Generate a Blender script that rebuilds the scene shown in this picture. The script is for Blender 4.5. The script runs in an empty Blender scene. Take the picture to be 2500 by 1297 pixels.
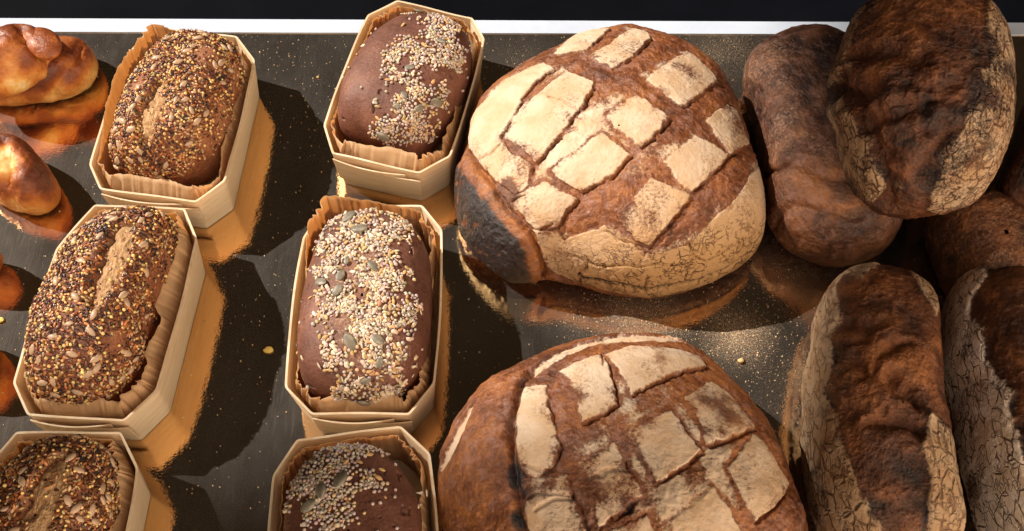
import bpy, math
import numpy as np

# ------------------------------------------------------------------ camera, world, sun, exposure
sc = bpy.context.scene
COL = sc.collection
F, PITCH, H = 2600.0, math.radians(58), 0.75
cam = bpy.data.cameras.new("camera")
cam.sensor_width = 36.0
cam.lens = F / 2500.0 * 36.0
cam.clip_start, cam.clip_end = 0.01, 200.0
cam_ob = bpy.data.objects.new("camera", cam)
cam_ob.location = (0, 0, H)
cam_ob.rotation_euler = (math.radians(90) - PITCH, 0, 0)
COL.objects.link(cam_ob)
sc.camera = cam_ob

SUN_EL, SUN_AZ = math.radians(40), math.radians(-25)      # direction the light travels, seen on the table
sun_dir = np.array([math.cos(SUN_EL) * math.cos(SUN_AZ), math.cos(SUN_EL) * math.sin(SUN_AZ), -math.sin(SUN_EL)])
sl = bpy.data.lights.new("sun", 'SUN')
sl.energy = 5.0
sl.angle = math.radians(0.55)
sl.color = (1.0, 0.915, 0.79)
so = bpy.data.objects.new("sun", sl)
import mathutils
so.rotation_euler = mathutils.Vector(sun_dir).to_track_quat('-Z', 'Y').to_euler()
so.location = (-2, 1, 2)
COL.objects.link(so)

world = bpy.data.worlds.new("World")
sc.world = world
world.use_nodes = True
wt = world.node_tree
wt.nodes.clear()


def W(t, **k):
    n = wt.nodes.new(t)
    for a, b in k.items():
        setattr(n, a, b)
    return n


wo = W('ShaderNodeOutputWorld'); wb = W('ShaderNodeBackground'); wc = W('ShaderNodeTexCoord')
wd = W('ShaderNodeVectorMath', operation='DOT_PRODUCT'); wr = W('ShaderNodeValToRGB')
v = np.array([0.60, -0.79, 0.09]); v /= np.linalg.norm(v)
wd.inputs[1].default_value = v
wm = W('ShaderNodeMapRange'); wm.inputs[1].default_value = -1; wm.inputs[2].default_value = 1
wt.links.new(wc.outputs['Generated'], wd.inputs[0])
wt.links.new(wd.outputs['Value'], wm.inputs[0])
wt.links.new(wm.outputs[0], wr.inputs[0])
wr.color_ramp.elements[0].position = 0.0; wr.color_ramp.elements[0].color = (0.005, 0.0045, 0.004, 1)
e = wr.color_ramp.elements.new(0.60); e.color = (0.006, 0.005, 0.0045, 1)
e = wr.color_ramp.elements.new(0.76); e.color = (0.19, 0.147, 0.11, 1)
wr.color_ramp.elements[-1].position = 0.95; wr.color_ramp.elements[-1].color = (1.6, 1.26, 0.90, 1)
wd2 = W('ShaderNodeVectorMath', operation='DOT_PRODUCT'); v2 = np.array([-0.10, -0.88, 0.46]); wd2.inputs[1].default_value = v2 / np.linalg.norm(v2)
wm2 = W('ShaderNodeMapRange', interpolation_type='SMOOTHSTEP')
for i_, q_ in enumerate((0.5, 1.0, 0.0, 0.24)): wm2.inputs[i_ + 1].default_value = q_
wt.links.new(wc.outputs['Generated'], wd2.inputs[0]); wt.links.new(wd2.outputs['Value'], wm2.inputs[0])
wk = W('ShaderNodeVectorMath', operation='SCALE'); wk.inputs[0].default_value = (1.0, 0.80, 0.62); wt.links.new(wm2.outputs[0], wk.inputs['Scale'])
wa = W('ShaderNodeVectorMath', operation='ADD'); wt.links.new(wr.outputs[0], wa.inputs[0]); wt.links.new(wk.outputs[0], wa.inputs[1])
wt.links.new(wa.outputs[0], wb.inputs[0])
wb.inputs[1].default_value = 1.5
wt.links.new(wb.outputs[0], wo.inputs[0])

sc.view_settings.view_transform = 'Standard'
sc.view_settings.look = 'None'
sc.view_settings.exposure = 0.68
sc.view_settings.gamma = 1.0
sc.view_settings.use_curve_mapping = False
sc.render.engine = 'CYCLES'
sc.cycles.max_bounces = 8
sc.cycles.diffuse_bounces = 4
sc.cycles.glossy_bounces = 4
sc.cycles.caustics_reflective = False
sc.cycles.caustics_refractive = False
sc.cycles.sample_clamp_indirect = 4.0
sc.cycles.use_denoising = True

# ------------------------------------------------------------------ pixel <-> place (2500 x 1297 frame)
FW = np.array([0, math.cos(PITCH), -math.sin(PITCH)]); RT = np.array([1.0, 0, 0]); UP = np.array([0, math.sin(PITCH), math.cos(PITCH)])
CAM = np.array([0, 0, H])


def at(px, py, z=0.0):
    d = FW + RT * (px - 1250) / F - UP * (py - 648.5) / F
    return CAM + d * ((z - H) / d[2])


def proj(P):
    q = P - CAM
    d = q @ FW
    return np.stack([1250 + F * (q @ RT) / d, 648.5 - F * (q @ UP) / d], -1)


def zm(pts, ox, oy, s):
    return [(ox + x / s, oy + y / s) for x, y in pts]


Z1 = lambda p: zm(p, 0, 0, 2.316)
Z2 = lambda p: zm(p, 0, 450, 1.531)
Z3 = lambda p: zm(p, 640, 0, 2.0925)
Z4 = lambda p: zm(p, 600, 450, 1.531)
Z5 = lambda p: zm(p, 1080, 30, 1.776)
Z6 = lambda p: zm(p, 1040, 720, 2.247)
Z7 = lambda p: zm(p, 1780, 0, 1.853)
Z8 = lambda p: zm(p, 1860, 560, 1.759)

# ------------------------------------------------------------------ numpy noise


def _hash(ix, iy, iz, seed):
    h = (ix.astype(np.int64) * 374761393 + iy.astype(np.int64) * 668265263 + iz.astype(np.int64) * 2147483647 + seed * 1274126177) & 0xFFFFFFFF
    h = ((h ^ (h >> 13)) * 1274126177) & 0xFFFFFFFF
    h = ((h ^ (h >> 16)) * 2246822519) & 0xFFFFFFFF
    return ((h ^ (h >> 15)) & 0xFFFFFF) / float(0xFFFFFF)


def vnoise(P, scale, seed=0):
    Q = P * scale + 1000.0
    I = np.floor(Q).astype(np.int64)
    f = Q - I
    f = f * f * f * (f * (f * 6 - 15) + 10)
    r = 0
    for dx in (0, 1):
        wx = f[:, 0] if dx else 1 - f[:, 0]
        for dy in (0, 1):
            wy = f[:, 1] if dy else 1 - f[:, 1]
            for dz in (0, 1):
                wz = f[:, 2] if dz else 1 - f[:, 2]
                r = r + wx * wy * wz * _hash(I[:, 0] + dx, I[:, 1] + dy, I[:, 2] + dz, seed)
    return r * 2 - 1


def fbm(P, scale, octv=4, seed=0, gain=0.5):
    a, r, t = 1.0, 0, 0
    for o in range(octv):
        r = r + a * vnoise(P, scale * 2 ** o, seed + o * 17)
        t += a
        a *= gain
    return r / t


def ridge(P, scale, octv=3, seed=0):
    a, r, t = 1.0, 0, 0
    for o in range(octv):
        r = r + a * (1 - np.abs(vnoise(P, scale * 2 ** o, seed + o * 13)) * 2)
        t += a
        a *= 0.5
    return r / t


def sstep(a, b, x):
    t = np.clip((x - a) / (b - a), 0, 1)
    return t * t * (3 - 2 * t)


def dist_line(U, pts, closed=False):
    pts = np.asarray(pts, float)
    n = len(pts)
    best = np.full(len(U), 1e9)
    for i in range(n if closed else n - 1):
        a, b = pts[i], pts[(i + 1) % n]
        ab = b - a
        t = np.clip(((U - a) @ ab) / max(ab @ ab, 1e-14), 0, 1)
        d = np.hypot(U[:, 0] - a[0] - t * ab[0], U[:, 1] - a[1] - t * ab[1])
        best = np.minimum(best, d)
    return best


def sdf(U, poly):
    """distance to a polygon, negative inside"""
    poly = np.asarray(poly, float)
    d = dist_line(U, poly, True)
    ins = np.zeros(len(U), bool)
    n = len(poly)
    for i in range(n):
        a, b = poly[i], poly[(i + 1) % n]
        c = (a[1] > U[:, 1]) != (b[1] > U[:, 1])
        with np.errstate(divide='ignore', invalid='ignore'):
            xx = (b[0] - a[0]) * (U[:, 1] - a[1]) / (b[1] - a[1] + 1e-15) + a[0]
        ins ^= c & (U[:, 0] < xx)
    return np.where(ins, -d, d)


# ------------------------------------------------------------------ object helpers


def tag(o, label=None, cat=None, group=None, kind=None):
    if label: o['label'] = label
    if cat: o['category'] = cat
    if group: o['group'] = group
    if kind: o['kind'] = kind
    return o


def mesh(name, V, Fc, mat, parent=None, attrs=None, cols=None, smooth=True, loc=(0, 0, 0), matidx=None):
    V = np.asarray(V, np.float32)
    me = bpy.data.meshes.new(name)
    if isinstance(Fc, np.ndarray):
        k = Fc.shape[1]
        loops = Fc.reshape(-1)
        starts = np.arange(len(Fc)) * k
        tot = np.full(len(Fc), k)
    else:
        loops = np.array([i for f in Fc for i in f])
        tot = np.array([len(f) for f in Fc])
        starts = np.concatenate([[0], np.cumsum(tot)[:-1]])
    me.vertices.add(len(V)); me.vertices.foreach_set('co', V.reshape(-1))
    me.loops.add(len(loops)); me.loops.foreach_set('vertex_index', loops.astype(np.int32))
    me.polygons.add(len(starts))
    me.polygons.foreach_set('loop_start', starts.astype(np.int32))
    me.polygons.foreach_set('loop_total', tot.astype(np.int32))
    me.polygons.foreach_set('use_smooth', np.full(len(starts), smooth))
    for m in (mat if isinstance(mat, (list, tuple)) else [mat]):
        me.materials.append(m)
    me.update(calc_edges=True)
    me.validate()
    for a, d in (attrs or {}).items():
        at_ = me.attributes.new(a, 'FLOAT', 'POINT')
        at_.data.foreach_set('value', np.asarray(d, np.float32))
    if cols is not None:
        at_ = me.attributes.new('tint', 'FLOAT_COLOR', 'POINT')
        c = np.concatenate([cols, np.ones((len(cols), 1))], 1)
        at_.data.foreach_set('color', c.astype(np.float32).reshape(-1))
    o = bpy.data.objects.new(name, me)
    o.location = loc
    COL.objects.link(o)
    if parent is not None:
        o.parent = parent
    return o


def empty(name, loc):
    o = bpy.data.objects.new(name, None)
    o.empty_display_size = 0.03
    o.location = loc
    COL.objects.link(o)
    return o


def box(x0, x1, y0, y1, z0, z1):
    V = np.array([(x, y, z) for z in (z0, z1) for y in (y0, y1) for x in (x0, x1)], float)
    Fc = [(0, 2, 3, 1), (4, 5, 7, 6), (0, 1, 5, 4), (2, 6, 7, 3), (0, 4, 6, 2), (1, 3, 7, 5)]
    return V, Fc


def quads(nr, nt, closed=True):
    i = np.arange(nr - 1)[:, None]
    j = np.arange(nt if closed else nt - 1)[None, :]
    j2 = (j + 1) % nt
    return np.stack([i * nt + j, (i + 1) * nt + j, (i + 1) * nt + j2, i * nt + j2], -1).reshape(-1, 4)


# ------------------------------------------------------------------ materials


class NT:
    def __init__(self, name):
        self.m = bpy.data.materials.new(name)
        self.m.use_nodes = True
        self.t = self.m.node_tree
        self.t.nodes.clear()
        self.out = self.n('ShaderNodeOutputMaterial')
        self.tc = self.n('ShaderNodeTexCoord').outputs['Object']

    def n(self, t, **k):
        x = self.t.nodes.new(t)
        for a, b in k.items():
            setattr(x, a, b)
        return x

    def set(self, sock, val):
        if hasattr(val, 'is_output') or isinstance(val, bpy.types.NodeSocket):
            self.t.links.new(val, sock)
        else:
            if sock.type == 'RGBA' and len(val) == 3:
                val = (*val, 1)
            sock.default_value = val

    def math(self, op, a, b=0.0, c=0.0, clamp=False):
        x = self.n('ShaderNodeMath', operation=op, use_clamp=clamp)
        self.set(x.inputs[0], a); self.set(x.inputs[1], b)
        if op in ('MULTIPLY_ADD',): self.set(x.inputs[2], c)
        return x.outputs[0]

    def mr(self, v, a, b, c=0.0, d=1.0, smooth=True):
        x = self.n('ShaderNodeMapRange', interpolation_type='SMOOTHSTEP' if smooth else 'LINEAR')
        self.set(x.inputs[0], v)
        for i, q in enumerate((a, b, c, d)):
            self.set(x.inputs[i + 1], q)
        return x.outputs[0]

    def mix(self, f, a, b, blend='MIX'):
        x = self.n('ShaderNodeMix', data_type='RGBA', blend_type=blend)
        self.set(x.inputs[0], f); self.set(x.inputs[6], a); self.set(x.inputs[7], b)
        return x.outputs[2]

    def noise(self, scale, detail=4, rough=0.55, vec=None, dist=0.0, color=False):
        x = self.n('ShaderNodeTexNoise')
        self.set(x.inputs['Vector'], vec or self.tc)
        x.inputs['Scale'].default_value = scale
        x.inputs['Detail'].default_value = detail
        x.inputs['Roughness'].default_value = rough
        x.inputs['Distortion'].default_value = dist
        return x.outputs['Color' if color else 'Fac']

    def vscale(self, s, vec=None):
        x = self.n('ShaderNodeMapping')
        self.set(x.inputs[0], vec or self.tc)
        x.inputs['Scale'].default_value = s
        return x.outputs[0]

    def voro(self, scale, feature='DISTANCE_TO_EDGE', vec=None, rnd=1.0):
        x = self.n('ShaderNodeTexVoronoi', feature=feature)
        self.set(x.inputs['Vector'], vec or self.tc)
        x.inputs['Scale'].default_value = scale
        x.inputs['Randomness'].default_value = rnd
        return x

    def warp(self, amt, scale, vec=None):
        nz = self.noise(scale, 3, color=True, vec=vec)
        s = self.n('ShaderNodeVectorMath', operation='SUBTRACT'); self.set(s.inputs[0], nz); s.inputs[1].default_value = (.5, .5, .5)
        m = self.n('ShaderNodeVectorMath', operation='SCALE'); self.set(m.inputs[0], s.outputs[0]); m.inputs['Scale'].default_value = amt
        a = self.n('ShaderNodeVectorMath', operation='ADD'); self.set(a.inputs[0], vec or self.tc); self.set(a.inputs[1], m.outputs[0])
        return a.outputs[0]

    def attr(self, name, col=False):
        x = self.n('ShaderNodeAttribute', attribute_name=name)
        return x.outputs['Color' if col else 'Fac']

    def ramp(self, f, stops):
        x = self.n('ShaderNodeValToRGB')
        self.set(x.inputs[0], f)
        el = x.color_ramp.elements
        el[0].position, el[0].color = stops[0][0], (*stops[0][1], 1)
        el[1].position, el[1].color = stops[-1][0], (*stops[-1][1], 1)
        for p, c in stops[1:-1]:
            q = el.new(p); q.color = (*c, 1)
        return x.outputs[0]

    def bump(self, h, dist, strength=1.0, normal=None):
        x = self.n('ShaderNodeBump')
        self.set(x.inputs['Height'], h)
        x.inputs['Distance'].default_value = dist
        x.inputs['Strength'].default_value = strength
        if normal is not None: self.set(x.inputs['Normal'], normal)
        return x.outputs[0]

    def bsdf(self, color, rough=0.6, normal=None, metallic=0.0, spec=0.5, coat=0.0, sss=0.0):
        x = self.n('ShaderNodeBsdfPrincipled')
        self.set(x.inputs['Base Color'], color)
        self.set(x.inputs['Roughness'], rough)
        self.set(x.inputs['Metallic'], metallic)
        self.set(x.inputs['Specular IOR Level'], spec)
        if coat is not None and not (isinstance(coat, float) and coat == 0):
            self.set(x.inputs['Coat Weight'], coat); x.inputs['Coat Roughness'].default_value = 0.25
        if normal is not None: self.set(x.inputs['Normal'], normal)
        return x.outputs[0]

    def done(self, shader):
        self.t.links.new(shader, self.out.inputs[0])
        return self.m


def crust_material(name, dark, mid, light, flourc, crack_scale=110, gloss=0.42, spec=0.5, crackw=0.07, crack_aniso=1.0, rugged=0.9, gate=True, golden=0.0, pinkish=0.0):
    k = NT(name)
    n1 = k.noise(45, 6, 0.62)
    n2 = k.noise(420, 3, 0.6)
    n3 = k.noise(1500, 2, 0.6)
    fib = k.noise(700, 4, 0.7, vec=k.warp(0.01, 60), dist=0.8)
    wp = k.warp(0.013 if gate else 0.007, 70)
    wp2 = k.warp(0.0028 if gate else 0.0012, 260, wp)
    tone = k.attr('tone')
    t = k.math('ADD', k.math('MULTIPLY', n1, 0.75), k.math('MULTIPLY', tone, 0.5))
    t = k.math('ADD', t, k.math('MULTIPLY', k.math('SUBTRACT', n2, 0.5), 0.35))
    base = k.ramp(t, [(0.22, dark), (0.5, mid), (0.78, light)])
    base = k.mix(k.mr(fib, 0.36, 0.56, 0.42, 0.0), base, (0.40, 0.26, 0.20), 'MULTIPLY')
    base = k.mix(k.math('MULTIPLY', k.mr(fib, 0.60, 0.75), 0.35), base, light)
    base = k.mix(k.mr(k.noise(110, 4, 0.65), 0.48, 0.68, 0.0, pinkish), base, (0.30, 0.145, 0.105))
    # blistered grain of the crust
    grain = k.mr(k.noise(900, 2, 0.5), 0.30, 0.70)
    base = k.mix(k.math('MULTIPLY', grain, 0.28), base, (0.55, 0.5, 0.45), 'MULTIPLY')
    crumb = k.attr('crumb')
    crn = k.noise(500, 4, 0.7, vec=k.vscale((1, 0.35, 1)))
    ccol = k.ramp(crn, [(0.3, (0.22, 0.105, 0.042)), (0.5, (0.46, 0.27, 0.13)), (0.7, (0.66, 0.45, 0.26))])
    base = k.mix(crumb, base, ccol)
    # flour
    fl = k.attr('flour')
    pat = k.math('ADD', k.math('MULTIPLY', k.math('SUBTRACT', n2, 0.5), 1.7), k.math('MULTIPLY', k.math('SUBTRACT', n3, 0.5), 1.2))
    f = k.math('ADD', k.math('SUBTRACT', k.math('MULTIPLY', fl, 1.75), 0.55), pat)
    f = k.mr(f, 0.1, 0.85)
    f = k.math('MULTIPLY', f, k.mr(fl, 0.0, 0.12))
    cr0 = k.attr('crackle')
    cr = k.mr(cr0, 0.35, 1.0)
    wpa = k.vscale((1, crack_aniso, 1), wp2)
    v1 = k.voro(crack_scale, vec=wpa).outputs[0]
    v2 = k.voro(crack_scale * 2.3, vec=wpa).outputs[0]
    wmod = k.mr(k.noise(130, 3, 0.6), 0.36, 0.62) if gate else k.mr(k.noise(90, 3, 0.6), 0.30, 0.60)
    v1 = k.math('ADD', v1, k.math('MULTIPLY', k.math('SUBTRACT', 1.0, wmod), crackw * 1.1))
    c1 = k.mr(v1, 0.0, crackw, 1, 0)
    c2 = k.math('MULTIPLY', k.mr(v2, 0.0, crackw * 1.2, 1, 0), k.mr(k.noise(70, 2), 0.48, 0.62, 0.0, 1.0 if gate else 0.6))
    crack = k.math('MULTIPLY', k.math('MAXIMUM', c1, c2), cr)
    if gate:
        crack = k.math('MULTIPLY', crack, k.mr(k.noise(60, 2), 0.33, 0.5))
    f = k.math('MULTIPLY', f, k.math('SUBTRACT', 1.0, k.math('MULTIPLY', crack, 0.85)))
    fcol = k.mix(k.mr(n1, 0.35, 0.65), flourc, tuple(c * d for c, d in zip(flourc, (0.88, 0.78, 0.66))))
    fcol = k.mix(k.math('MULTIPLY', cr0, golden), fcol, (0.50, 0.285, 0.125))
    col = k.mix(f, base, fcol)
    ch = k.attr('char_shade')
    chm = k.mr(k.math('ADD', ch, k.math('MULTIPLY', pat, 0.35)), 0.3, 0.75)
    chm = k.math('MULTIPLY', chm, k.mr(ch, 0.02, 0.2))
    col = k.mix(chm, col, k.ramp(n2, [(0.3, (0.006, 0.005, 0.006)), (0.7, (0.04, 0.026, 0.026))]))
    rough = k.math('ADD', gloss, k.math('MULTIPLY', f, 0.45), clamp=True)
    rough = k.math('ADD', rough, k.math('MULTIPLY', crumb, 0.4), clamp=True)
    h = k.math('ADD', k.math('MULTIPLY', n2, 0.5), k.math('MULTIPLY', n3, 0.2))
    h = k.math('ADD', h, k.math('MULTIPLY', fib, k.math('MULTIPLY', k.math('SUBTRACT', 1.0, f), rugged)))
    h = k.math('ADD', h, k.math('MULTIPLY', crn, k.math('MULTIPLY', crumb, 1.4)))
    h = k.math('ADD', h, k.math('MULTIPLY', k.noise(170, 3, 0.6), k.math('MULTIPLY', f, 0.9)))
    h = k.math('SUBTRACT', h, k.math('MULTIPLY', crack, 2.0))
    if rugged > 0.5:
        bl = k.n('ShaderNodeTexVoronoi', feature='SMOOTH_F1'); k.set(bl.inputs['Vector'], k.warp(0.004, 200)); bl.inputs['Scale'].default_value = 420
        h = k.math('SUBTRACT', h, k.math('MULTIPLY', bl.outputs['Distance'], k.math('MULTIPLY', k.math('SUBTRACT', 1.0, f), 0.7 * rugged)))
    nrm = k.bump(h, 0.0011, 0.85)
    return k.done(k.bsdf(col, rough, nrm, spec=k.math('SUBTRACT', spec, k.math('MULTIPLY', f, 0.3))))


FLOUR = (0.60, 0.46, 0.345)
M_miche = crust_material("floured_crust", (0.040, 0.011, 0.005), (0.20, 0.060, 0.017), (0.46, 0.175, 0.052), FLOUR, crack_scale=95, crackw=0.075, golden=0.95, pinkish=0.7)
M_dark = crust_material("dark_crust", (0.022, 0.007, 0.004), (0.145, 0.046, 0.016), (0.40, 0.145, 0.044), (0.44, 0.30, 0.19), crack_scale=120, crackw=0.15, crack_aniso=0.55, gate=False, rugged=1.5)
M_white = crust_material("white_floured_crust", (0.022, 0.007, 0.004), (0.125, 0.040, 0.015), (0.36, 0.135, 0.045), (0.90, 0.77, 0.67), crack_scale=115, crackw=0.07, crack_aniso=0.55, gate=False)
M_dusty = crust_material("dusty_crust", (0.030, 0.010, 0.006), (0.15, 0.055, 0.024), (0.36, 0.145, 0.055), (0.44, 0.29, 0.21), pinkish=0.5)
M_rye = crust_material("rye_crust", (0.085, 0.032, 0.022), (0.165, 0.066, 0.044), (0.29, 0.132, 0.086), (0.6, 0.45, 0.35), gloss=0.55, spec=0.35, rugged=0.25)
M_seedcrust = crust_material("grain_crust", (0.11, 0.036, 0.016), (0.28, 0.10, 0.045), (0.46, 0.21, 0.10), (0.6, 0.45, 0.3), gloss=0.5, spec=0.4)


def roll_material():
    k = NT("glazed_brioche")
    n1 = k.noise(38, 5, 0.6); n2 = k.noise(300, 3, 0.6)
    tone = k.attr('tone')
    t = k.math('ADD', tone, k.math('MULTIPLY', k.math('SUBTRACT', n1, 0.5), 0.7))
    t = k.math('ADD', t, k.math('MULTIPLY', k.math('SUBTRACT', n2, 0.5), 0.12))
    col = k.ramp(t, [(0.05, (0.11, 0.024, 0.008)), (0.35, (0.27, 0.068, 0.016)), (0.6, (0.52, 0.18, 0.035)), (0.85, (0.72, 0.42, 0.13)), (1.0, (0.78, 0.60, 0.32))])
    spots = k.mr(k.noise(160, 3), 0.55, 0.72)
    col = k.mix(k.math('MULTIPLY', spots, 0.25), col, (0.6, 0.40, 0.3), 'MULTIPLY')
    nrm = k.bump(k.math('ADD', k.noise(140, 5, 0.65), k.math('MULTIPLY', n2, 0.5)), 0.0016, 0.8)
    return k.done(k.bsdf(col, k.mr(n1, 0.3, 0.7, 0.40, 0.62), nrm, spec=0.4, coat=0.05))


M_roll = roll_material()


def gold_material():
    k = NT("gold_card")
    p = k.n('ShaderNodeNewGeometry').outputs['Position']
    streak = k.noise(420, 3, 0.6, vec=k.vscale((0.75, 1, 1), p))
    wave = k.noise(95, 2, 0.5, vec=k.vscale((1, 0.5, 1), p))
    h = k.math('ADD', k.math('MULTIPLY', streak, 0.55), k.math('MULTIPLY', wave, 0.9))
    nrm = k.bump(h, 0.00036, 0.5)
    # flour film and specks
    film = None
    def blob(px, py, r, amt):
        nonlocal film
        c = at(px, py, 0)
        d = k.n('ShaderNodeVectorMath', operation='DISTANCE'); k.set(d.inputs[0], p); d.inputs[1].default_value = c
        b = k.mr(d.outputs['Value'], 0.0, r, amt, 0.0)
        film = b if film is None else k.math('MAXIMUM', film, b)
    blob(1560, 790, 0.085, 0.75); blob(1800, 815, 0.06, 0.85); blob(1950, 680, 0.09, 0.5)
    blob(1280, 190, 0.09, 0.4); blob(1430, 775, 0.05, 0.5); blob(1750, 130, 0.10, 0.45); blob(1950, 950, 0.09, 0.4)
    sp = k.noise(1100, 2, 0.6, vec=p)
    sp2 = k.noise(2600, 1, 0.5, vec=p)
    big = k.noise(26, 4, 0.6, vec=p)
    dens = k.math('ADD', k.math('MULTIPLY', film, 0.22), k.math('MULTIPLY', k.math('SUBTRACT', big, 0.5), 0.12))
    speck = k.mr(k.math('ADD', k.math('MAXIMUM', sp, sp2), dens), 0.73, 0.79)
    dustc = k.mix(k.mr(k.noise(500, 1, vec=p), 0.4, 0.6), (0.62, 0.50, 0.36), (0.45, 0.24, 0.10))
    smear = k.noise(20, 5, 0.7, vec=k.vscale((1, 0.5, 1), p))
    scr = k.noise(700, 2, 0.6, vec=k.vscale((1, 0.05, 1), p))
    grit = k.mr(k.noise(1900, 2, 0.7, vec=k.vscale((1, 0.6, 1), p)), 0.35, 0.65, 0.7, 1.25)
    hz = k.math('MULTIPLY', k.math('ADD', k.mr(smear, 0.25, 0.8, 0.05, 0.13), k.math('MULTIPLY', k.mr(scr, 0.5, 0.75), 0.05)), grit)
    hz = k.math('ADD', hz, k.math('MULTIPLY', film, 0.22), clamp=True)
    metal = k.n('ShaderNodeBsdfGlossy'); k.set(metal.inputs[0], (1.0, 0.63, 0.29)); k.set(metal.inputs['Roughness'], k.mr(smear, 0.3, 0.7, 0.02, 0.045)); k.set(metal.inputs['Normal'], nrm)
    dif = k.n('ShaderNodeBsdfGlossy'); k.set(dif.inputs[0], (0.36, 0.325, 0.30)); dif.inputs['Roughness'].default_value = 0.62; k.set(dif.inputs['Normal'], k.bump(k.noise(1400, 2, 0.7, vec=p), 0.0004, 0.5))
    red = k.n('ShaderNodeBsdfDiffuse'); k.set(red.inputs[0], dustc)
    m1 = k.n('ShaderNodeMixShader'); k.set(m1.inputs[0], hz); k.set(m1.inputs[1], metal.outputs[0]); k.set(m1.inputs[2], dif.outputs[0])
    m2 = k.n('ShaderNodeMixShader'); k.set(m2.inputs[0], speck); k.set(m2.inputs[1], m1.outputs[0]); k.set(m2.inputs[2], red.outputs[0])
    return k.done(m2.outputs[0])


M_gold = gold_material()


def wood_material():
    k = NT("poplar_veneer")
    g = k.noise(60, 5, 0.65, vec=k.vscale((0.3, 0.3, 5)), dist=0.9)
    stain = k.mr(k.noise(45, 4, 0.6), 0.55, 0.75, 0, 0.28)
    f = k.noise(500, 3, 0.6, vec=k.vscale((0.12, 0.12, 3)))
    col = k.ramp(g, [(0.28, (0.68, 0.49, 0.30)), (0.5, (0.82, 0.67, 0.47)), (0.70, (0.90, 0.79, 0.62))])
    col = k.mix(k.mr(f, 0.50, 0.72, 0, 0.5), col, (0.58, 0.39, 0.22))
    col = k.mix(stain, col, (0.60, 0.40, 0.22))
    nrm = k.bump(f, 0.0004, 0.5)
    b = k.bsdf(col, 0.55, nrm, spec=0.35)
    tr = k.n('ShaderNodeBsdfTranslucent'); k.set(tr.inputs[0], (0.85, 0.58, 0.32))
    mx = k.n('ShaderNodeMixShader'); mx.inputs[0].default_value = 0.25
    k.set(mx.inputs[1], b); k.set(mx.inputs[2], tr.outputs[0])
    return k.done(mx.outputs[0])


def paper_material():
    k = NT("brown_baking_paper")
    g = k.noise(120, 4, 0.6); f = k.noise(900, 2)
    col = k.ramp(g, [(0.3, (0.64, 0.44, 0.24)), (0.7, (0.78, 0.57, 0.35))])
    col = k.mix(k.mr(k.noise(35, 3), 0.52, 0.7, 0, 0.35), col, (0.42, 0.23, 0.10))
    nrm = k.bump(k.math('ADD', g, k.math('MULTIPLY', f, 0.3)), 0.0006, 0.6)
    b = k.bsdf(col, 0.5, nrm, spec=0.35)
    tr = k.n('ShaderNodeBsdfTranslucent'); k.set(tr.inputs[0], (0.88, 0.56, 0.26))
    mx = k.n('ShaderNodeMixShader'); mx.inputs[0].default_value = 0.5
    k.set(mx.inputs[1], b); k.set(mx.inputs[2], tr.outputs[0])
    return k.done(mx.outputs[0])


M_wood = wood_material()
M_paper = paper_material()


def simple(name, c1, c2, scale, rough, spec=0.5, bumpd=0.0, tint=False):
    k = NT(name)
    n = k.noise(scale, 4, 0.6)
    if tint:
        a = k.attr('tint', True)
        col = k.mix(k.mr(n, 0.3, 0.7, 0.0, 0.45), a, c2, 'MULTIPLY')
    else:
        col = k.ramp(n, [(0.3, c1), (0.7, c2)])
    nrm = k.bump(n, bumpd, 0.6) if bumpd else None
    return k.done(k.bsdf(col, rough, nrm, spec=spec))


M_seeds = simple("baked_seeds", None, (0.7, 0.6, 0.52), 700, 0.30, 0.5, 0.0003, tint=True)
M_flakes = simple("dry_grains", None, (0.75, 0.68, 0.6), 900, 0.7, 0.3, 0.0003, tint=True)


def pumpkin_material():
    k = NT("pumpkin_seed_skin")
    n = k.noise(260, 4, 0.6, vec=k.vscale((0.4, 1, 1)))
    col = k.ramp(n, [(0.3, (0.11, 0.090, 0.066)), (0.55, (0.20, 0.175, 0.135)), (0.75, (0.38, 0.33, 0.26))])
    return k.done(k.bsdf(col, 0.5, k.bump(n, 0.0004, 0.7), spec=0.4))


def sunflower_material():
    k = NT("sunflower_kernel_skin")
    n = k.noise(300, 3, 0.6, vec=k.vscale((0.3, 1, 1)))
    col = k.ramp(n, [(0.3, (0.34, 0.20, 0.12)), (0.7, (0.54, 0.39, 0.27))])
    return k.done(k.bsdf(col, 0.42, k.bump(n, 0.0004, 0.7), spec=0.4))


M_pumpkin = pumpkin_material()
M_sunflower = sunflower_material()
M_strip = simple("white_enamel", (0.47, 0.53, 0.66), (0.53, 0.59, 0.71), 30, 0.35, 0.4)
M_navy = simple("dark_navy_panel", (0.0016, 0.0020, 0.0036), (0.0034, 0.0040, 0.0066), 6, 0.7, 0.03)
M_shade_panel = simple("dark_shade_panel", (0.03, 0.026, 0.024), (0.05, 0.044, 0.04), 1, 0.8)
M_crumb = simple("crumb_crust", (0.55, 0.33, 0.12), (0.75, 0.55, 0.28), 400, 0.7, 0.3, 0.0004)
M_pale = simple("pale_flake", (0.78, 0.55, 0.13), (0.85, 0.66, 0.22), 400, 0.5, 0.4, 0.0004)

# ------------------------------------------------------------------ setting
V, Fc = box(-0.95, 0.85, -0.25, 0.0, -0.02, 0.0)
L0, L1 = at(0, 79, 0), at(2000, 84, 0)
def edge_y(x, a, b): return a[1] + (b[1] - a[1]) * (x - a[0]) / (b[0] - a[0])
XL, XR = -1.1, 1.0
for i in (2, 3, 6, 7):
    V[i][1] = edge_y(V[i][0], L0, L1)
tag(mesh("counter_surface", V, Fc, M_gold, smooth=False), "shiny gold card counter top dusted with flour under all the loaves", "counter", kind='structure')
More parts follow.
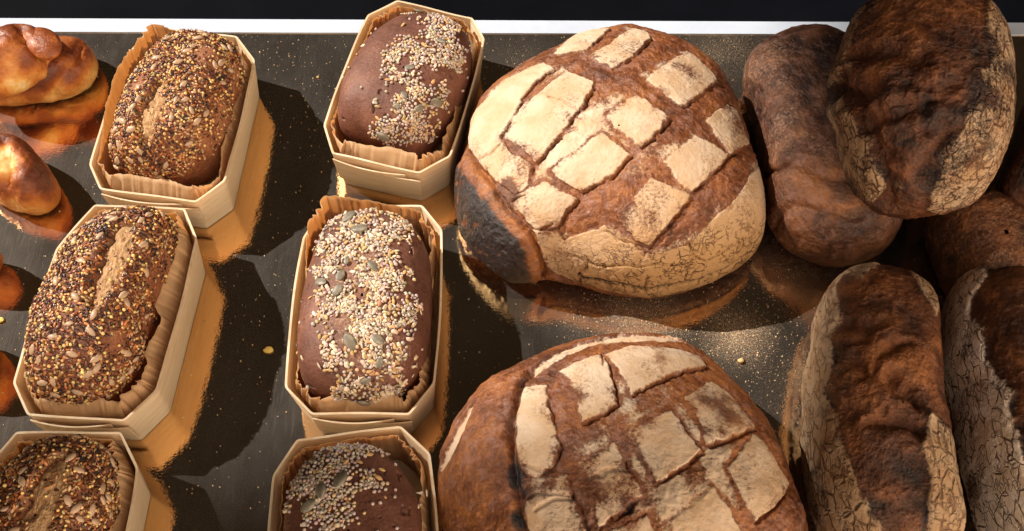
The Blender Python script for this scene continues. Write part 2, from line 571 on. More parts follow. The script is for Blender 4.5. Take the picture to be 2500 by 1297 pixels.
# white edging along the far side of the counter: a small upstanding rail
s0, s1 = at(0, 77.5, 0.0012), at(2000, 83.5, 0.0012)
t0, t1 = at(0, 44, 0.0012), at(2000, 53, 0.0012)
def yy(x, a, b): return edge_y(x, a, b)
V = []
for z in (-0.02, 0.0012):
    V += [(XL, yy(XL, s0, s1), z), (XR, yy(XR, s0, s1), z), (XR, yy(XR, t0, t1), z), (XL, yy(XL, t0, t1), z)]
V = np.array(V); V[:4, 1] += 0.0005
Fc = [(3, 2, 1, 0), (4, 5, 6, 7), (0, 1, 5, 4), (1, 2, 6, 5), (2, 3, 7, 6), (3, 0, 4, 7)]
es = mesh("edge_strip", V, Fc, M_strip, smooth=False)
bv = es.modifiers.new("bevel", 'BEVEL'); bv.width = 0.0004; bv.segments = 2
tag(es, "white metal edging strip along the far edge of the gold counter", "edging")
V, Fc = box(-2.2, 2.2, 0.70, 2.4, -0.35, -0.33)
tag(mesh("floor", V, Fc, M_navy, smooth=False), "dark navy floor beyond the white edging", "floor", kind='structure')

# unseen panel added some metres up towards the sun, shaped so its shade falls over the near and right-hand part of the counter
RZ = 7.0
back = -sun_dir / -sun_dir[2] * RZ
edge_px = [(-2600, 1000), (0, 1035), (500, 1040), (850, 1040), (1050, 1100), (1300, 1230), (1550, 1260), (1800, 1120), (1940, 880), (1985, 640), (1980, 380), (1945, 200), (1930, 0), (1900, -150)]
pts = [at(px, py, 0.04) for px, py in edge_px]
pts += [np.array([0.75, 3.2, 0.04]), np.array([4.0, 3.2, 0.04]), np.array([4.0, -2.5, 0.04]), np.array([-2.5, -2.5, 0.04])]
R = [p + np.array([-sun_dir[0], -sun_dir[1], -sun_dir[2]]) / (-sun_dir[2]) * RZ for p in pts]
V = np.array(R + [r + np.array([0, 0, 0.06]) for r in R])
n = len(R)
Fc = [tuple(range(n)), tuple(range(2 * n - 1, n - 1, -1))] + [(i, n + i, n + (i + 1) % n, (i + 1) % n) for i in range(n)]
tag(mesh("shade_panel", V, Fc, M_shade_panel, smooth=False), "unseen dark panel added high above the counter to shade it", "shade_panel", kind='structure')

# ------------------------------------------------------------------ loaf builder


def ray_poly(poly, c, ang):
    P = np.asarray(poly, float) - c
    r = np.zeros(len(ang))
    n = len(P)
    dx, dy = np.cos(ang), np.sin(ang)
    for i in range(n):
        a, b = P[i], P[(i + 1) % n]
        e = b - a
        den = dx * e[1] - dy * e[0]
        den = np.where(np.abs(den) < 1e-9, 1e-9, den)
        t = (a[0] * e[1] - a[1] * e[0]) / den
        u = (a[0] * dy - a[1] * dx) / den
        ok = (u >= -1e-6) & (u <= 1 + 1e-6) & (t > 0)
        r = np.where(ok, np.maximum(r, t), r)
    return r


def smooth_circ(a, s):
    n = len(a)
    k = np.fft.fftfreq(n) * n
    return np.real(np.fft.ifft(np.fft.fft(a) * np.exp(-0.5 * (k * s * 2 * np.pi / n) ** 2)))


class Loaf:
    """a domed loaf whose plan is solved so that its silhouette matches an outline"""

    def __init__(s, outline, h, zw=0.03, z0=0.0, pr=0.9, q=0.85, tuck=0.35, nr=220, nt=560, sm=2.0, lean=(0, 0), lowfrac=0.2):
        s.h, s.zw, s.z0, s.pr, s.q, s.tuck, s.lean, s.lowfrac = h, zw, z0, pr, q, tuck, lean, lowfrac
        oc = np.mean(np.asarray(outline, float), 0)
        # area centroid
        P = np.asarray(outline, float); Q = np.roll(P, -1, 0)
        cr = P[:, 0] * Q[:, 1] - Q[:, 0] * P[:, 1]
        oc = ((P + Q) * cr[:, None]).sum(0) / (3 * cr.sum())
        n0 = 200
        th = np.arange(n0) * 2 * np.pi / n0
        c = at(oc[0], oc[1], z0 + zw + h * 0.35)
        s.c = np.array([c[0], c[1], 0.0])
        R = np.full(n0, 0.08)
        ang = np.linspace(-np.pi, np.pi, 240, endpoint=False) + 0.01
        tgt = ray_poly(outline, oc, ang)
        for it in range(40):
            Pm, _, _ = s.grid(R, 50, n0)
            pp = proj(Pm + s.c) - oc
            a = np.arctan2(pp[:, 1], pp[:, 0]); r = np.hypot(pp[:, 0], pp[:, 1])
            ti = np.tile(np.arange(n0), 50)
            b = ((a + np.pi) / (2 * np.pi) * 240).astype(int) % 240
            o = np.argsort(r)
            best = np.zeros(240); idx = np.full(240, -1)
            best[b[o]] = r[o]; idx[b[o]] = ti[o]
            ok = idx >= 0
            ratio = np.clip(tgt[ok] / np.maximum(best[ok], 1), 0.5, 2) ** 0.6
            num = np.zeros(n0); den = np.zeros(n0)
            np.add.at(num, idx[ok], ratio); np.add.at(den, idx[ok], 1)
            have = den > 0
            tt = np.where(have)[0]
            rr = num[have] / den[have]
            full = np.interp(np.arange(n0), np.concatenate([tt - n0, tt, tt + n0]), np.concatenate([rr, rr, rr]))
            R = smooth_circ(R * full, sm)
        s.R0 = R
        s.nr, s.nt = nr, nt
        s.P, s.U, s.phi = s.grid(R, nr, nt)
        s.W = s.P + s.c
        s.N = s.normals(s.P)
        vdir = s.W - CAM
        facing = (s.N * vdir).sum(1) < 0
        s.vis = np.where(facing & (s.phi < np.pi / 2 * 1.3))[0]
        s.px = proj(s.W[s.vis])

    def grid(s, R, nr, nt):
        nl = max(4, int(nr * s.lowfrac)); nu = nr - nl
        ph = np.concatenate([np.linspace(0.004, np.pi / 2, nu), np.linspace(np.pi / 2, np.pi * 0.93, nl + 1)[1:]])
        th = np.arange(nt) * 2 * np.pi / nt
        Rn = np.interp(th, np.append(np.arange(len(R)) * 2 * np.pi / len(R), 2 * np.pi), np.append(R, R[0]))
        sn, cs = np.sin(ph), np.cos(ph)
        up = ph <= np.pi / 2 + 1e-9
        rho = np.where(up, np.abs(sn) ** s.pr, np.abs(sn) ** s.tuck)
        z = np.where(up, s.zw + s.h * np.abs(cs) ** s.q, s.zw * (1 - np.abs(cs) ** 0.8))
        X = rho[:, None] * Rn[None] * np.cos(th)[None]
        Y = rho[:, None] * Rn[None] * np.sin(th)[None]
        Z = np.repeat(z[:, None], nt, 1) + s.z0 + s.lean[0] * X + s.lean[1] * Y
        P = np.stack([X, Y, Z], -1).reshape(-1, 3)
        u = (ph / (np.pi / 2))[:, None] * Rn[None]
        U = np.stack([u * np.cos(th)[None], u * np.sin(th)[None]], -1).reshape(-1, 2)
        return P, U, np.repeat(ph, nt)

    def normals(s, P):
        G = P.reshape(s.nr, s.nt, 3)
        dr = np.gradient(G, axis=0)
        dt = np.roll(G, -1, 1) - np.roll(G, 1, 1)
        N = np.cross(dr, dt)
        N /= np.maximum(np.linalg.norm(N, axis=-1, keepdims=True), 1e-12)
        return N.reshape(-1, 3)

    def u(s, pts):
        """pixel points on the loaf -> its own unrolled coordinates"""
        out = []
        for p in pts:
            i = s.vis[np.argmin(((s.px - np.asarray(p)) ** 2).sum(1))]
            out.append(s.U[i])
        return np.array(out)

    def vert(s, p):
        return s.vis[np.argmin(((s.px - np.asarray(p)) ** 2).sum(1))]

    def displace(s, d):
        s.P = s.P + s.N * np.asarray(d)[:, None]
        s.P[:, 2] = np.maximum(s.P[:, 2], s.z0 + 0.0006 if s.lean == (0, 0) else -1)
        s.N = s.normals(s.P)

    def build(s, name, mat, attrs):
        zero = np.zeros(len(s.P))
        full = {k: attrs.get(k, zero) for k in ('flour', 'char_shade', 'tone', 'crackle', 'crumb')}
        Fq = quads(s.nr, s.nt)
        cap = [tuple(range(s.nt - 1, -1, -1))]
        V = s.P - np.array([0, 0, s.z0])
        o = mesh(name, V, Fq[:, ::-1] if s.flip() else Fq, mat, attrs=full, loc=tuple(s.c + np.array([0, 0, s.z0])))
        s.ob = o
        return o

    def flip(s):
        return s.N[0, 2] < 0


def scored_pattern(L, plates, seed, depth=0.0045, jag=0.0007):
    """raised floured plates with torn troughs between them"""
    Uj = L.U + np.stack([fbm(L.P, 170, 3, seed), fbm(L.P, 170, 3, seed + 5)], -1) * jag * 2.0
    m = np.zeros(len(L.U)); edge = np.full(len(L.U), 1.0)
    for p in plates:
        d = sdf(Uj, L.u(p))
        m = np.maximum(m, sstep(0.0009, -0.0011, d))
        edge = np.minimum(edge, np.abs(d))
    # the lip of each plate stands crisp on its lower right side and runs out dusty on the other
    def shifted(off, w0, w1):
        q = np.zeros(len(L.U))
        for p in plates:
            q = np.maximum(q, sstep(w0, w1, sdf(Uj + np.array(off), L.u(p))))
        return q
    run = shifted((0.0030, -0.0030), 0.0035, -0.0035) * (1 - m)
    under = shifted((-0.0012, 0.0012), 0.0005, -0.0005) * (1 - m)
    return m, edge, run, under


# ------------------------------------------------------------------ round loaf at the back
def zoom_all(f, lst): return [f(p) for p in lst]

out1 = Z5([(730, 65), (640, 75), (555, 100), (480, 150), (390, 190), (300, 250), (200, 330), (140, 400), (110, 480), (103, 560), (80, 640), (60, 720), (66, 850), (84, 960), (150, 1050), (220, 1120), (300, 1165), (400, 1172), (470, 1160), (600, 1190), (750, 1230), (880, 1245), (1000, 1228), (1150, 1190), (1280, 1120), (1370, 1040), (1400, 950), (1405, 850), (1395, 720), (1370, 640), (1340, 560), (1310, 460), (1270, 350), (1230, 260), (1150, 180), (1050, 115), (960, 80), (840, 60)])
L = Loaf(out1, 0.085, zw=0.022, pr=0.92, q=0.9, nr=420, nt=1050, sm=1.6)
plates = zoom_all(Z5, [
    [(480, 172), (560, 100), (640, 75), (730, 65), (690, 100), (610, 165), (560, 165), (500, 178)],
    [(635, 180), (720, 130), (830, 65), (890, 80), (912, 108), (830, 180), (740, 238), (690, 215)],
    [(440, 215), (485, 238), (410, 295), (330, 400), (248, 540), (290, 600), (385, 650), (372, 752), (310, 800), (240, 740), (180, 680), (108, 590), (108, 540), (118, 470), (180, 390), (300, 280)],
    [(535, 245), (665, 290), (640, 350), (585, 425), (500, 540), (400, 655), (340, 585), (260, 545), (330, 440), (430, 340)],
    [(720, 430), (840, 350), (890, 380), (1000, 450), (930, 520), (860, 575), (780, 520), (712, 465)],
    [(465, 690), (560, 610), (690, 515), (820, 615), (740, 700), (605, 785), (530, 740)],
    [(880, 285), (1000, 200), (1060, 160), (1200, 290), (1130, 345), (1040, 405), (960, 345)],
    [(960, 640), (1100, 525), (1250, 610), (1170, 700), (1080, 780), (1010, 720)],
    [(1145, 460), (1240, 395), (1280, 420), (1340, 570), (1255, 612), (1200, 540)],
    [(440, 730), (590, 810), (530, 880), (500, 935), (400, 945), (340, 880), (250, 790), (310, 800), (372, 757)],
    [(745, 885), (830, 800), (900, 715), (1080, 790), (1030, 870), (960, 950), (890, 1025), (820, 980)],
    [(530, 990), (600, 960), (710, 920), (760, 950), (850, 1005), (880, 1050), (960, 1040), (1060, 1010), (1200, 870), (1290, 790), (1340, 700), (1392, 660), (1408, 820), (1400, 960), (1320, 1090), (1150, 1185), (880, 1240), (620, 1185), (450, 1120), (420, 1020), (385, 940), (500, 945)],
])
m, edge, run, under = scored_pattern(L, plates, 3)
ear_poly = L.u(Z5([(95, 610), (175, 700), (270, 850), (375, 965), (435, 1100), (445, 1150), (400, 1172), (300, 1165), (220, 1120), (150, 1050), (84, 960), (66, 850), (60, 720)]))
Uj = L.U + np.stack([fbm(L.P, 60, 3, 41), fbm(L.P, 60, 3, 42)], -1) * 0.003
de = sdf(Uj, ear_poly)
ear = sstep(0.001, -0.001, de)
crease = L.u(Z5([(95, 610), (175, 700), (270, 850), (375, 965), (435, 1100), (448, 1165)]))
dc = dist_line(Uj, crease)
sig = dist_line(L.U, crease)
m = m * (1 - ear)
n_lo = fbm(L.P, 14, 3, 7); n_mid = fbm(L.P, 70, 4, 9); n_hi = fbm(L.P, 260, 3, 11)
rid = ridge(L.P * np.array([1, 1, 1]), 160, 3, 15)
lip = np.exp(-(edge / 0.0022) ** 2) * m
d = -(0.0027 - 0.0018 * sstep(0.0, 0.009, edge) - 0.0015 * run + 0.0026 * under * sstep(-0.35, 0.05, n_mid + n_lo)) * (1 - m) * (1 - ear) - 0.0008 * m * np.exp(-(edge / 0.004) ** 2) + lip * 0.0004 + n_lo * 0.0022 + n_mid * (0.0009 + 0.0004 * (1 - m)) + n_hi * (0.0003 + 0.0003 * (1 - m)) + rid * 0.0006 * (1 - m)
d += ear * (-0.001 + 0.003 * sstep(0.0, 0.012, dc)) - 0.006 * np.exp(-(dc / 0.0016) ** 2)
# hand-traced cracks of the front crust
for cl in zoom_all(Z5, [[(465, 368), (520, 385), (590, 415)], [(640, 1080), (600, 1130), (595, 1180)], [(1060, 1020), (1090, 1060), (1140, 1085), (1200, 1050), (1290, 990)], [(1090, 1060), (1065, 1120), (1060, 1180)], [(880, 1150), (870, 1200)], [(240, 580), (195, 625), (150, 640)], [(700, 960), (760, 1000), (840, 1010), (880, 1060)], [(440, 1030), (540, 1060), (610, 1080), (700, 1090)], [(700, 1100), (850, 1110), (960, 1090), (1060, 1100)], [(350, 790), (300, 820)], [(480, 930), (420, 950)]]):
    dd = dist_line(Uj, L.u(cl))
    d -= 0.0022 * np.exp(-(dd / 0.0007) ** 2)
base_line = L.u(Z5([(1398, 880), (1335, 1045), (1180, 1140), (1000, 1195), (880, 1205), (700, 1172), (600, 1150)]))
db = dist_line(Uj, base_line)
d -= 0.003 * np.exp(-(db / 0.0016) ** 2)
L.displace(d)
front = sstep(0.02, 0.10, -L.U[:, 1] + 0.25 * L.U[:, 0])
fade = fbm(L.P, 42, 3, 77)
flour = np.clip(m * (0.98 + 0.3 * n_lo + 0.30 * fade - 0.35 * np.exp(-(edge / 0.004) ** 2) * sstep(-0.1, 0.4, fade + n_mid)) + (1 - m) * (1 - ear) * (0.15 + 0.25 * fade + run * (0.26 + 0.5 * fade)), 0, 1)
# soot-coloured patches on some plates
patch = np.zeros(len(L.U))
for (x, y, r, a) in [(270, 790, 0.022, 0.9), (600, 290, .018, 0.35), (870, 850, 0.02, 0.45), (1010, 230, 0.025, 0.5), (1280, 480, .02, .5), (420, 880, .02, .45), (470, 1080, .03, .6), (1340, 900, 0.02, .4), (820, 370, .016, .35), (820, 110, .02, .25), (350, 860, .014, .8), (1390, 1000, .02, .5)]:
    uu = L.u(Z5([(x, y)]))[0]
    dd = np.hypot(L.U[:, 0] - uu[0], L.U[:, 1] - uu[1])
    patch = np.maximum(patch, a * np.exp(-(dd / r) ** 2))
patch = np.clip(patch * (1 + 1.2 * n_mid) , 0, 1)
flour = np.clip(flour - patch * 0.55, 0, 1)
# flour lying in some troughs
for (x, y, r, a) in [(560, 520, 0.02, .5), (640, 430, .02, .5), (420, 720, 0.018, .6), (900, 610, .015, .35), (830, 650, .012, .35), (520, 560, .02, .45), (390, 260, .02, .5), (1280, 650, .02, .25)]:
    uu = L.u(Z5([(x, y)]))[0]
    dd = np.hypot(L.U[:, 0] - uu[0], L.U[:, 1] - uu[1])
    flour = np.clip(flour + 0.62 * a * np.exp(-(dd / r) ** 2) * (1 - m) * sstep(0.0, 0.003, edge) * (1 + n_mid), 0, 1)
low = sstep(np.pi / 2 * 0.99, np.pi / 2 * 1.25, L.phi)
char_shade = np.clip(ear * (sstep(0.005, 0.014, dc) * (0.85 + 0.45 * n_mid + 0.3 * n_lo + 0.5 * n_hi)) + patch * 0.5 + 0.3 * under * sstep(-0.2, 0.2, n_mid) * (1 - ear), 0, 1)  # burnt flank and patches, plus shade painted into crevices under the plate lips
flour = np.clip(flour + ear * sstep(0.012, 0.03, dc) * (0.30 + 0.35 * n_mid), 0, 1)
tone = np.clip(0.22 + 0.35 * n_lo + 0.35 * ear * np.exp(-(dc / 0.006) ** 2) + 0.25 * rid * (1 - m), -0.4, 0.8)
o = L.build("round_loaf", M_miche, dict(flour=flour * (1 - low * 0.75), char_shade=np.clip(char_shade + low * 0.25 + 0.6 * np.exp(-(db / 0.002) ** 2), 0, 1), tone=tone - low * 0.2, crackle=np.clip(0.08 + 0.95 * front, 0, 1) * m))  # shade of the gap along the base is painted in as dark colour
tag(o, "round floured loaf seen whole, with crossing score lines and a burnt left flank", "bread", "round country loaves")

# ------------------------------------------------------------------ round loaf in front
out2 = Z6([(1060, 200), (950, 215), (800, 250), (650, 300), (500, 370), (350, 440), (250, 540), (150, 690), (80, 860), (50, 1000), (60, 1150), (90, 1300), (200, 1550), (500, 1850), (900, 1980), (1400, 1950), (1800, 1780), (2050, 1500), (2130, 1300), (2090, 1150), (2020, 1020), (1960, 850), (1850, 650), (1700, 480), (1560, 360), (1440, 250), (1280, 205)])
L = Loaf(out2, 0.085, zw=0.022, pr=0.92, q=0.9, nr=420, nt=1050, sm=1.6)
plates = zoom_all(Z6, [
    [(735, 410), (850, 350), (960, 312), (1000, 375), (1045, 590), (950, 650), (850, 702), (815, 560), (795, 470)],
    [(970, 318), (1130, 272), (1250, 285), (1400, 300), (1500, 335), (1545, 395), (1380, 425), (1270, 472), (1120, 542), (1065, 420)],
    [(520, 500), (600, 480), (660, 482), (668, 600), (740, 820), (700, 930), (640, 985), (590, 1010), (510, 970), (488, 800), (480, 640)],
    [(1140, 720), (1250, 660), (1350, 622), (1430, 730), (1518, 855), (1400, 950), (1270, 1022), (1200, 900)],
    [(1415, 562), (1560, 470), (1650, 530), (1740, 630), (1812, 728), (1700, 772), (1545, 822), (1495, 690)],
    [(1650, 940), (1740, 840), (1800, 760), (1850, 800), (1930, 920), (2005, 1030), (1900, 1180), (1810, 1250), (1720, 1080)],
    [(850, 910), (960, 850), (1050, 800), (1100, 920), (1190, 1100), (1100, 1170), (1020, 1222), (940, 1282), (915, 1080)],
    [(510, 1020), (640, 1000), (770, 982), (805, 1100), (840, 1180), (890, 1300), (960, 1480), (760, 1560), (640, 1450), (560, 1300), (535, 1120)],
    [(1330, 1240), (1470, 1130), (1580, 1050), (1680, 1190), (1750, 1300), (1560, 1420), (1420, 1480)],
    [(930, 1330), (1220, 1200), (1300, 1400), (1100, 1560)],
    [(575, 385), (680, 315), (800, 262), (950, 228), (1050, 205), (1280, 208), (1440, 240), (1460, 262), (1300, 240), (1060, 238), (900, 262), (760, 318), (640, 385), (560, 440)],
    [(285, 550), (262, 590), (200, 760), (130, 900), (80, 980), (75, 930), (130, 790), (210, 640)],
])
m, edge, run, under = scored_pattern(L, plates, 23)
crease = L.u(Z6([(560, 400), (520, 480), (475, 600), (455, 720), (470, 900), (490, 1100), (520, 1300), (640, 1560)]))
Uj = L.U + np.stack([fbm(L.P, 60, 3, 61), fbm(L.P, 60, 3, 62)], -1) * 0.003
dc = dist_line(Uj, crease)
n_lo = fbm(L.P, 14, 3, 27); n_mid = fbm(L.P, 70, 4, 29); n_hi = fbm(L.P, 260, 3, 31)
rid = ridge(L.P, 150, 3, 35)
ear_poly = L.u(Z6([(560, 400), (520, 480), (475, 600), (455, 720), (470, 900), (490, 1100), (520, 1300), (640, 1560), (500, 1850), (200, 1550), (90, 1300), (60, 1150), (50, 1000), (80, 860), (150, 690), (250, 540), (350, 440)]))
ear = sstep(0.001, -0.001, sdf(Uj, ear_poly))
lip = np.exp(-(edge / 0.0022) ** 2) * m
big = np.ones(len(m)); thin = np.zeros(len(m))
for p in plates[-2:]:
    thin = np.maximum(thin, sstep(0.0009, -0.0011, sdf(L.U, L.u(p))))
d = -(0.0027 - 0.0018 * sstep(0.0, 0.009, edge) - 0.0015 * run + 0.0026 * under * sstep(-0.35, 0.05, n_mid + n_lo)) * (1 - m) * (1 - ear) - 0.0008 * m * np.exp(-(edge / 0.004) ** 2) - 0.003 * thin + lip * 0.0003 + n_lo * 0.0022 + n_mid * (0.0009 + 0.0004 * (1 - m)) + n_hi * (0.0003 + 0.0003 * (1 - m)) + rid * 0.0005 * (1 - m)
d += -0.006 * np.exp(-(dc / 0.0022) ** 2)
for cl in zoom_all(Z6, [[(900, 1000), (960, 990), (1040, 950), (1090, 940)], [(920, 1080), (970, 1120), (1010, 1190), (1020, 1225)], [(960, 330), (975, 380)], [(540, 950), (640, 960), (700, 920)], [(560, 1110), (660, 1080), (790, 1090)], [(600, 1190), (700, 1120), (780, 1110)]]):
    d -= 0.002 * np.exp(-(dist_line(Uj, L.u(cl)) / 0.0008) ** 2)
L.displace(d)
patch = np.zeros(len(L.U))
for (x, y, r, a) in [(1600, 620, 0.022, 0.75), (1850, 980, 0.02, 0.7), (900, 580, .018, .4), (1300, 660, .014, .4), (510, 1080, .022, .7), (1400, 340, .03, .55), (1020, 1130, .015, .5), (1250, 350, .02, .35), (1090, 340, .014, .3)]:
    uu = L.u(Z6([(x, y)]))[0]
    patch = np.maximum(patch, a * np.exp(-(np.hypot(L.U[:, 0] - uu[0], L.U[:, 1] - uu[1]) / r) ** 2))
patch = np.clip(patch * (1 + 1.3 * n_mid), 0, 1)
fade = fbm(L.P, 42, 3, 87)
flour = np.clip(m * (0.98 + 0.25 * n_lo + 0.30 * fade - 0.35 * np.exp(-(edge / 0.004) ** 2) * sstep(-0.1, 0.4, fade + n_mid)) - patch * 0.55 + (1 - m) * (1 - ear) * (0.17 + 0.25 * fade + run * (0.26 + 0.5 * fade)), 0, 1)
for (x, y, r, a) in [(1250, 550, 0.022, .5), (1150, 620, .02, .5), (1600, 900, .02, .5), (1450, 980, .022, .5), (1200, 1180, .022, .45), (880, 740, .014, .4), (1470, 460, .015, .5), (1340, 1050, .02, .5), (1760, 820, .015, .35), (1560, 420, .02, .4), (1540, 1000, .02, .45), (1650, 1050, .02, .4)]:
    uu = L.u(Z6([(x, y)]))[0]
    flour = np.clip(flour + a * np.exp(-(np.hypot(L.U[:, 0] - uu[0], L.U[:, 1] - uu[1]) / r) ** 2) * (1 - m) * 0.45 * sstep(0.0, 0.003, edge) * (1 + 1.3 * n_mid), 0, 1)
low = sstep(np.pi / 2 * 0.99, np.pi / 2 * 1.25, L.phi)
char_shade = np.clip(patch * 0.5 + 0.3 * under * sstep(-0.2, 0.2, n_mid) + 0.7 * np.exp(-(dc / 0.004) ** 2) * (0.6 + n_mid), 0, 1)  # dark patches, plus shade painted into crevices under plates; crease line darkened too
tone = np.clip(0.20 + 0.35 * n_lo + 0.25 * rid * (1 - m) + 0.12 * ear, -0.4, 0.8)
o = L.build("round_loaf", M_miche, dict(flour=flour * (1 - low * 0.75), char_shade=char_shade, tone=tone - low * 0.2, crackle=0.10 * m))
tag(o, "round floured loaf cut off by the lower picture edge, with a smooth brown left side", "bread", "round country loaves")

# ------------------------------------------------------------------ dark loaves on the right


def dark_loaf(name, outline, h, bands, seed, label, group=None, zw=0.028, z0=0.0, lean=(0, 0), lump=0.004, film=0.0, creases=(), crackle=1.0, pr=0.85, q=0.8, charamt=0.45, nr=260, nt=700, toneb=0.15, raise_=0.0035, filmpoly=None, tonespots=(), mat=None, weights=None):
    L = Loaf(outline, h, zw=zw, z0=z0, pr=pr, q=q, nr=nr, nt=nt, sm=2.0, lean=lean)
    Uj = L.U + np.stack([fbm(L.P, 45, 2, seed), fbm(L.P, 45, 2, seed + 5)], -1) * 0.006 + np.stack([fbm(L.P, 320, 2, seed + 2), fbm(L.P, 320, 2, seed + 6)], -1) * 0.0008
    m = np.zeros(len(L.U)); edge = np.full(len(L.U), 1.0)
    wgt = np.ones(len(L.U))
    for bi, b in enumerate(bands):
        dd = sdf(Uj, L.u(b))
        if weights: wgt = np.where(dd < 0.004, weights[bi], wgt)
        m = np.maximum(m, sstep(0.0022, -0.0030, dd)); edge = np.minimum(edge, np.abs(dd))
    n_lo = fbm(L.P, 13, 3, seed + 7); n_mid = fbm(L.P, 55, 4, seed + 9); n_hi = fbm(L.P, 240, 3, seed + 11)
    Q = L.P + np.stack([n_lo, n_mid, n_lo], -1) * 0.01
    rid = ridge(Q, 46, 4, seed + 15)
    tor = (1 - m)
    d = -raise_ * tor + n_lo * 0.002 + tor * (rid * lump * 0.36 + n_mid * lump * 0.22) + m * n_mid * 0.0008 + n_hi * (0.0003 + 0.0005 * tor)
    for cl, dep, wd in creases:
        dl = dist_line(Uj, L.u(cl))
        d -= dep * np.exp(-(dl / wd) ** 2)
        d += 0.45 * dep * np.exp(-((dl - 2.4 * wd) / (1.6 * wd)) ** 2)
    L.displace(d)
    fm0 = 0 if filmpoly is None else sstep(0.006, -0.012, sdf(Uj, L.u(filmpoly)))
    fade = fbm(L.P * np.array([1, 0.5, 1]), 60, 4, seed + 40)
    flour = np.clip(m * (0.86 + 0.4 * n_lo + 0.25 * n_mid - 0.3 * sstep(0.02, 0.4, fade)) * wgt, 0, 1)
    if film:
        fm = np.ones(len(m)) if filmpoly is None else sstep(0.006, -0.012, sdf(Uj, L.u(filmpoly)))
        flour = np.maximum(flour, film * fm * np.clip(0.85 + 0.8 * n_lo + 0.5 * n_mid, 0, 1))
    tone = np.clip(toneb - 0.05 + 0.55 * n_lo + 0.40 * rid * tor + 0.3 * n_mid, -0.6, 0.9)
    for (p, r, a) in tonespots:
        uu = L.u([p])[0]
        tone = tone + a * np.exp(-(np.hypot(L.U[:, 0] - uu[0], L.U[:, 1] - uu[1]) / r) ** 2)
    char_shade = np.clip(charamt * sstep(0.0, 0.5, -rid * 0.5 + n_lo + 0.5 * n_mid) * tor * (1 if filmpoly is None else 1 - fm0) + 0.45 * np.exp(-(edge / 0.0018) ** 2) * tor, 0, 1)
    low = sstep(np.pi / 2 * 0.99, np.pi / 2 * 1.25, L.phi)
    o = L.build(name, mat or M_dark, dict(flour=flour * (1 - low * 0.8), char_shade=char_shade, tone=tone - 0.15 * low, crackle=np.clip(crackle * m, 0, 1)))
    return tag(o, label, "bread", group)


# flat loaf beside the round one
dark_loaf("flat_loaf", Z7([(370, 103), (270, 125), (160, 180), (90, 230), (50, 310), (50, 400), (90, 520), (120, 640), (150, 780), (168, 900), (170, 990), (210, 1070), (300, 1150), (420, 1203), (560, 1195), (690, 1150), (780, 1060), (800, 900), (790, 700), (760, 500), (690, 300), (540, 150), (440, 108)]),
          0.046, [], 101, "flat dusty brown loaf right of the whole round one, with a dark bulging end", z0=0.0,
          film=0.47, filmpoly=Z7([(300, 130), (160, 180), (50, 310), (60, 420), (120, 640), (165, 790), (350, 790), (480, 820), (680, 840), (660, 600), (600, 400), (430, 330), (360, 200)]),
          creases=[(Z7([(165, 800), (220, 785), (330, 775), (450, 815), (560, 850)]), 0.0032, 0.003), (Z7([(230, 1000), (300, 950), (430, 950), (560, 990)]), 0.003, 0.004)], lump=0.0022, crackle=0.0, pr=0.46, q=0.7, toneb=0.0, raise_=0.0, charamt=0.5,
          mat=M_dusty, tonespots=[(Z7([(330, 860)])[0], 0.022, 0.35), (Z7([(240, 830)])[0], 0.015, 0.2), (Z7([(520, 1090)])[0], 0.02, -.25), (Z7([(430, 200)])[0], 0.02, -.1)])
# far dark loaves at the right edge
dark_loaf("dark_loaf", [(2255, 540), (2262, 600), (2295, 690), (2335, 770), (2420, 800), (2520, 780), (2580, 660), (2540, 520), (2420, 460), (2300, 470)],
          0.05, [], 131, "plain dark loaf wedged behind the white crackled loaf, end facing the viewer", film=0.4, crackle=0.0, lump=0.002, pr=0.6, toneb=-0.05, nr=160, nt=420, raise_=0.0)
dark_loaf("dark_loaf", [(2405, 490), (2420, 520), (2460, 552), (2530, 580), (2700, 600), (2950, 520), (3000, 250), (2860, 60), (2660, 40), (2530, 170), (2480, 280), (2450, 380), (2420, 450)],
          0.10, [], 151, "reddish dark loaf cut off by the right picture edge beside the largest loaf", z0=0.03, film=0.0, lump=0.004, pr=0.8, toneb=0.05, nr=160, nt=420)  # made taller and wider beyond the frame to block side light on the largest loaf
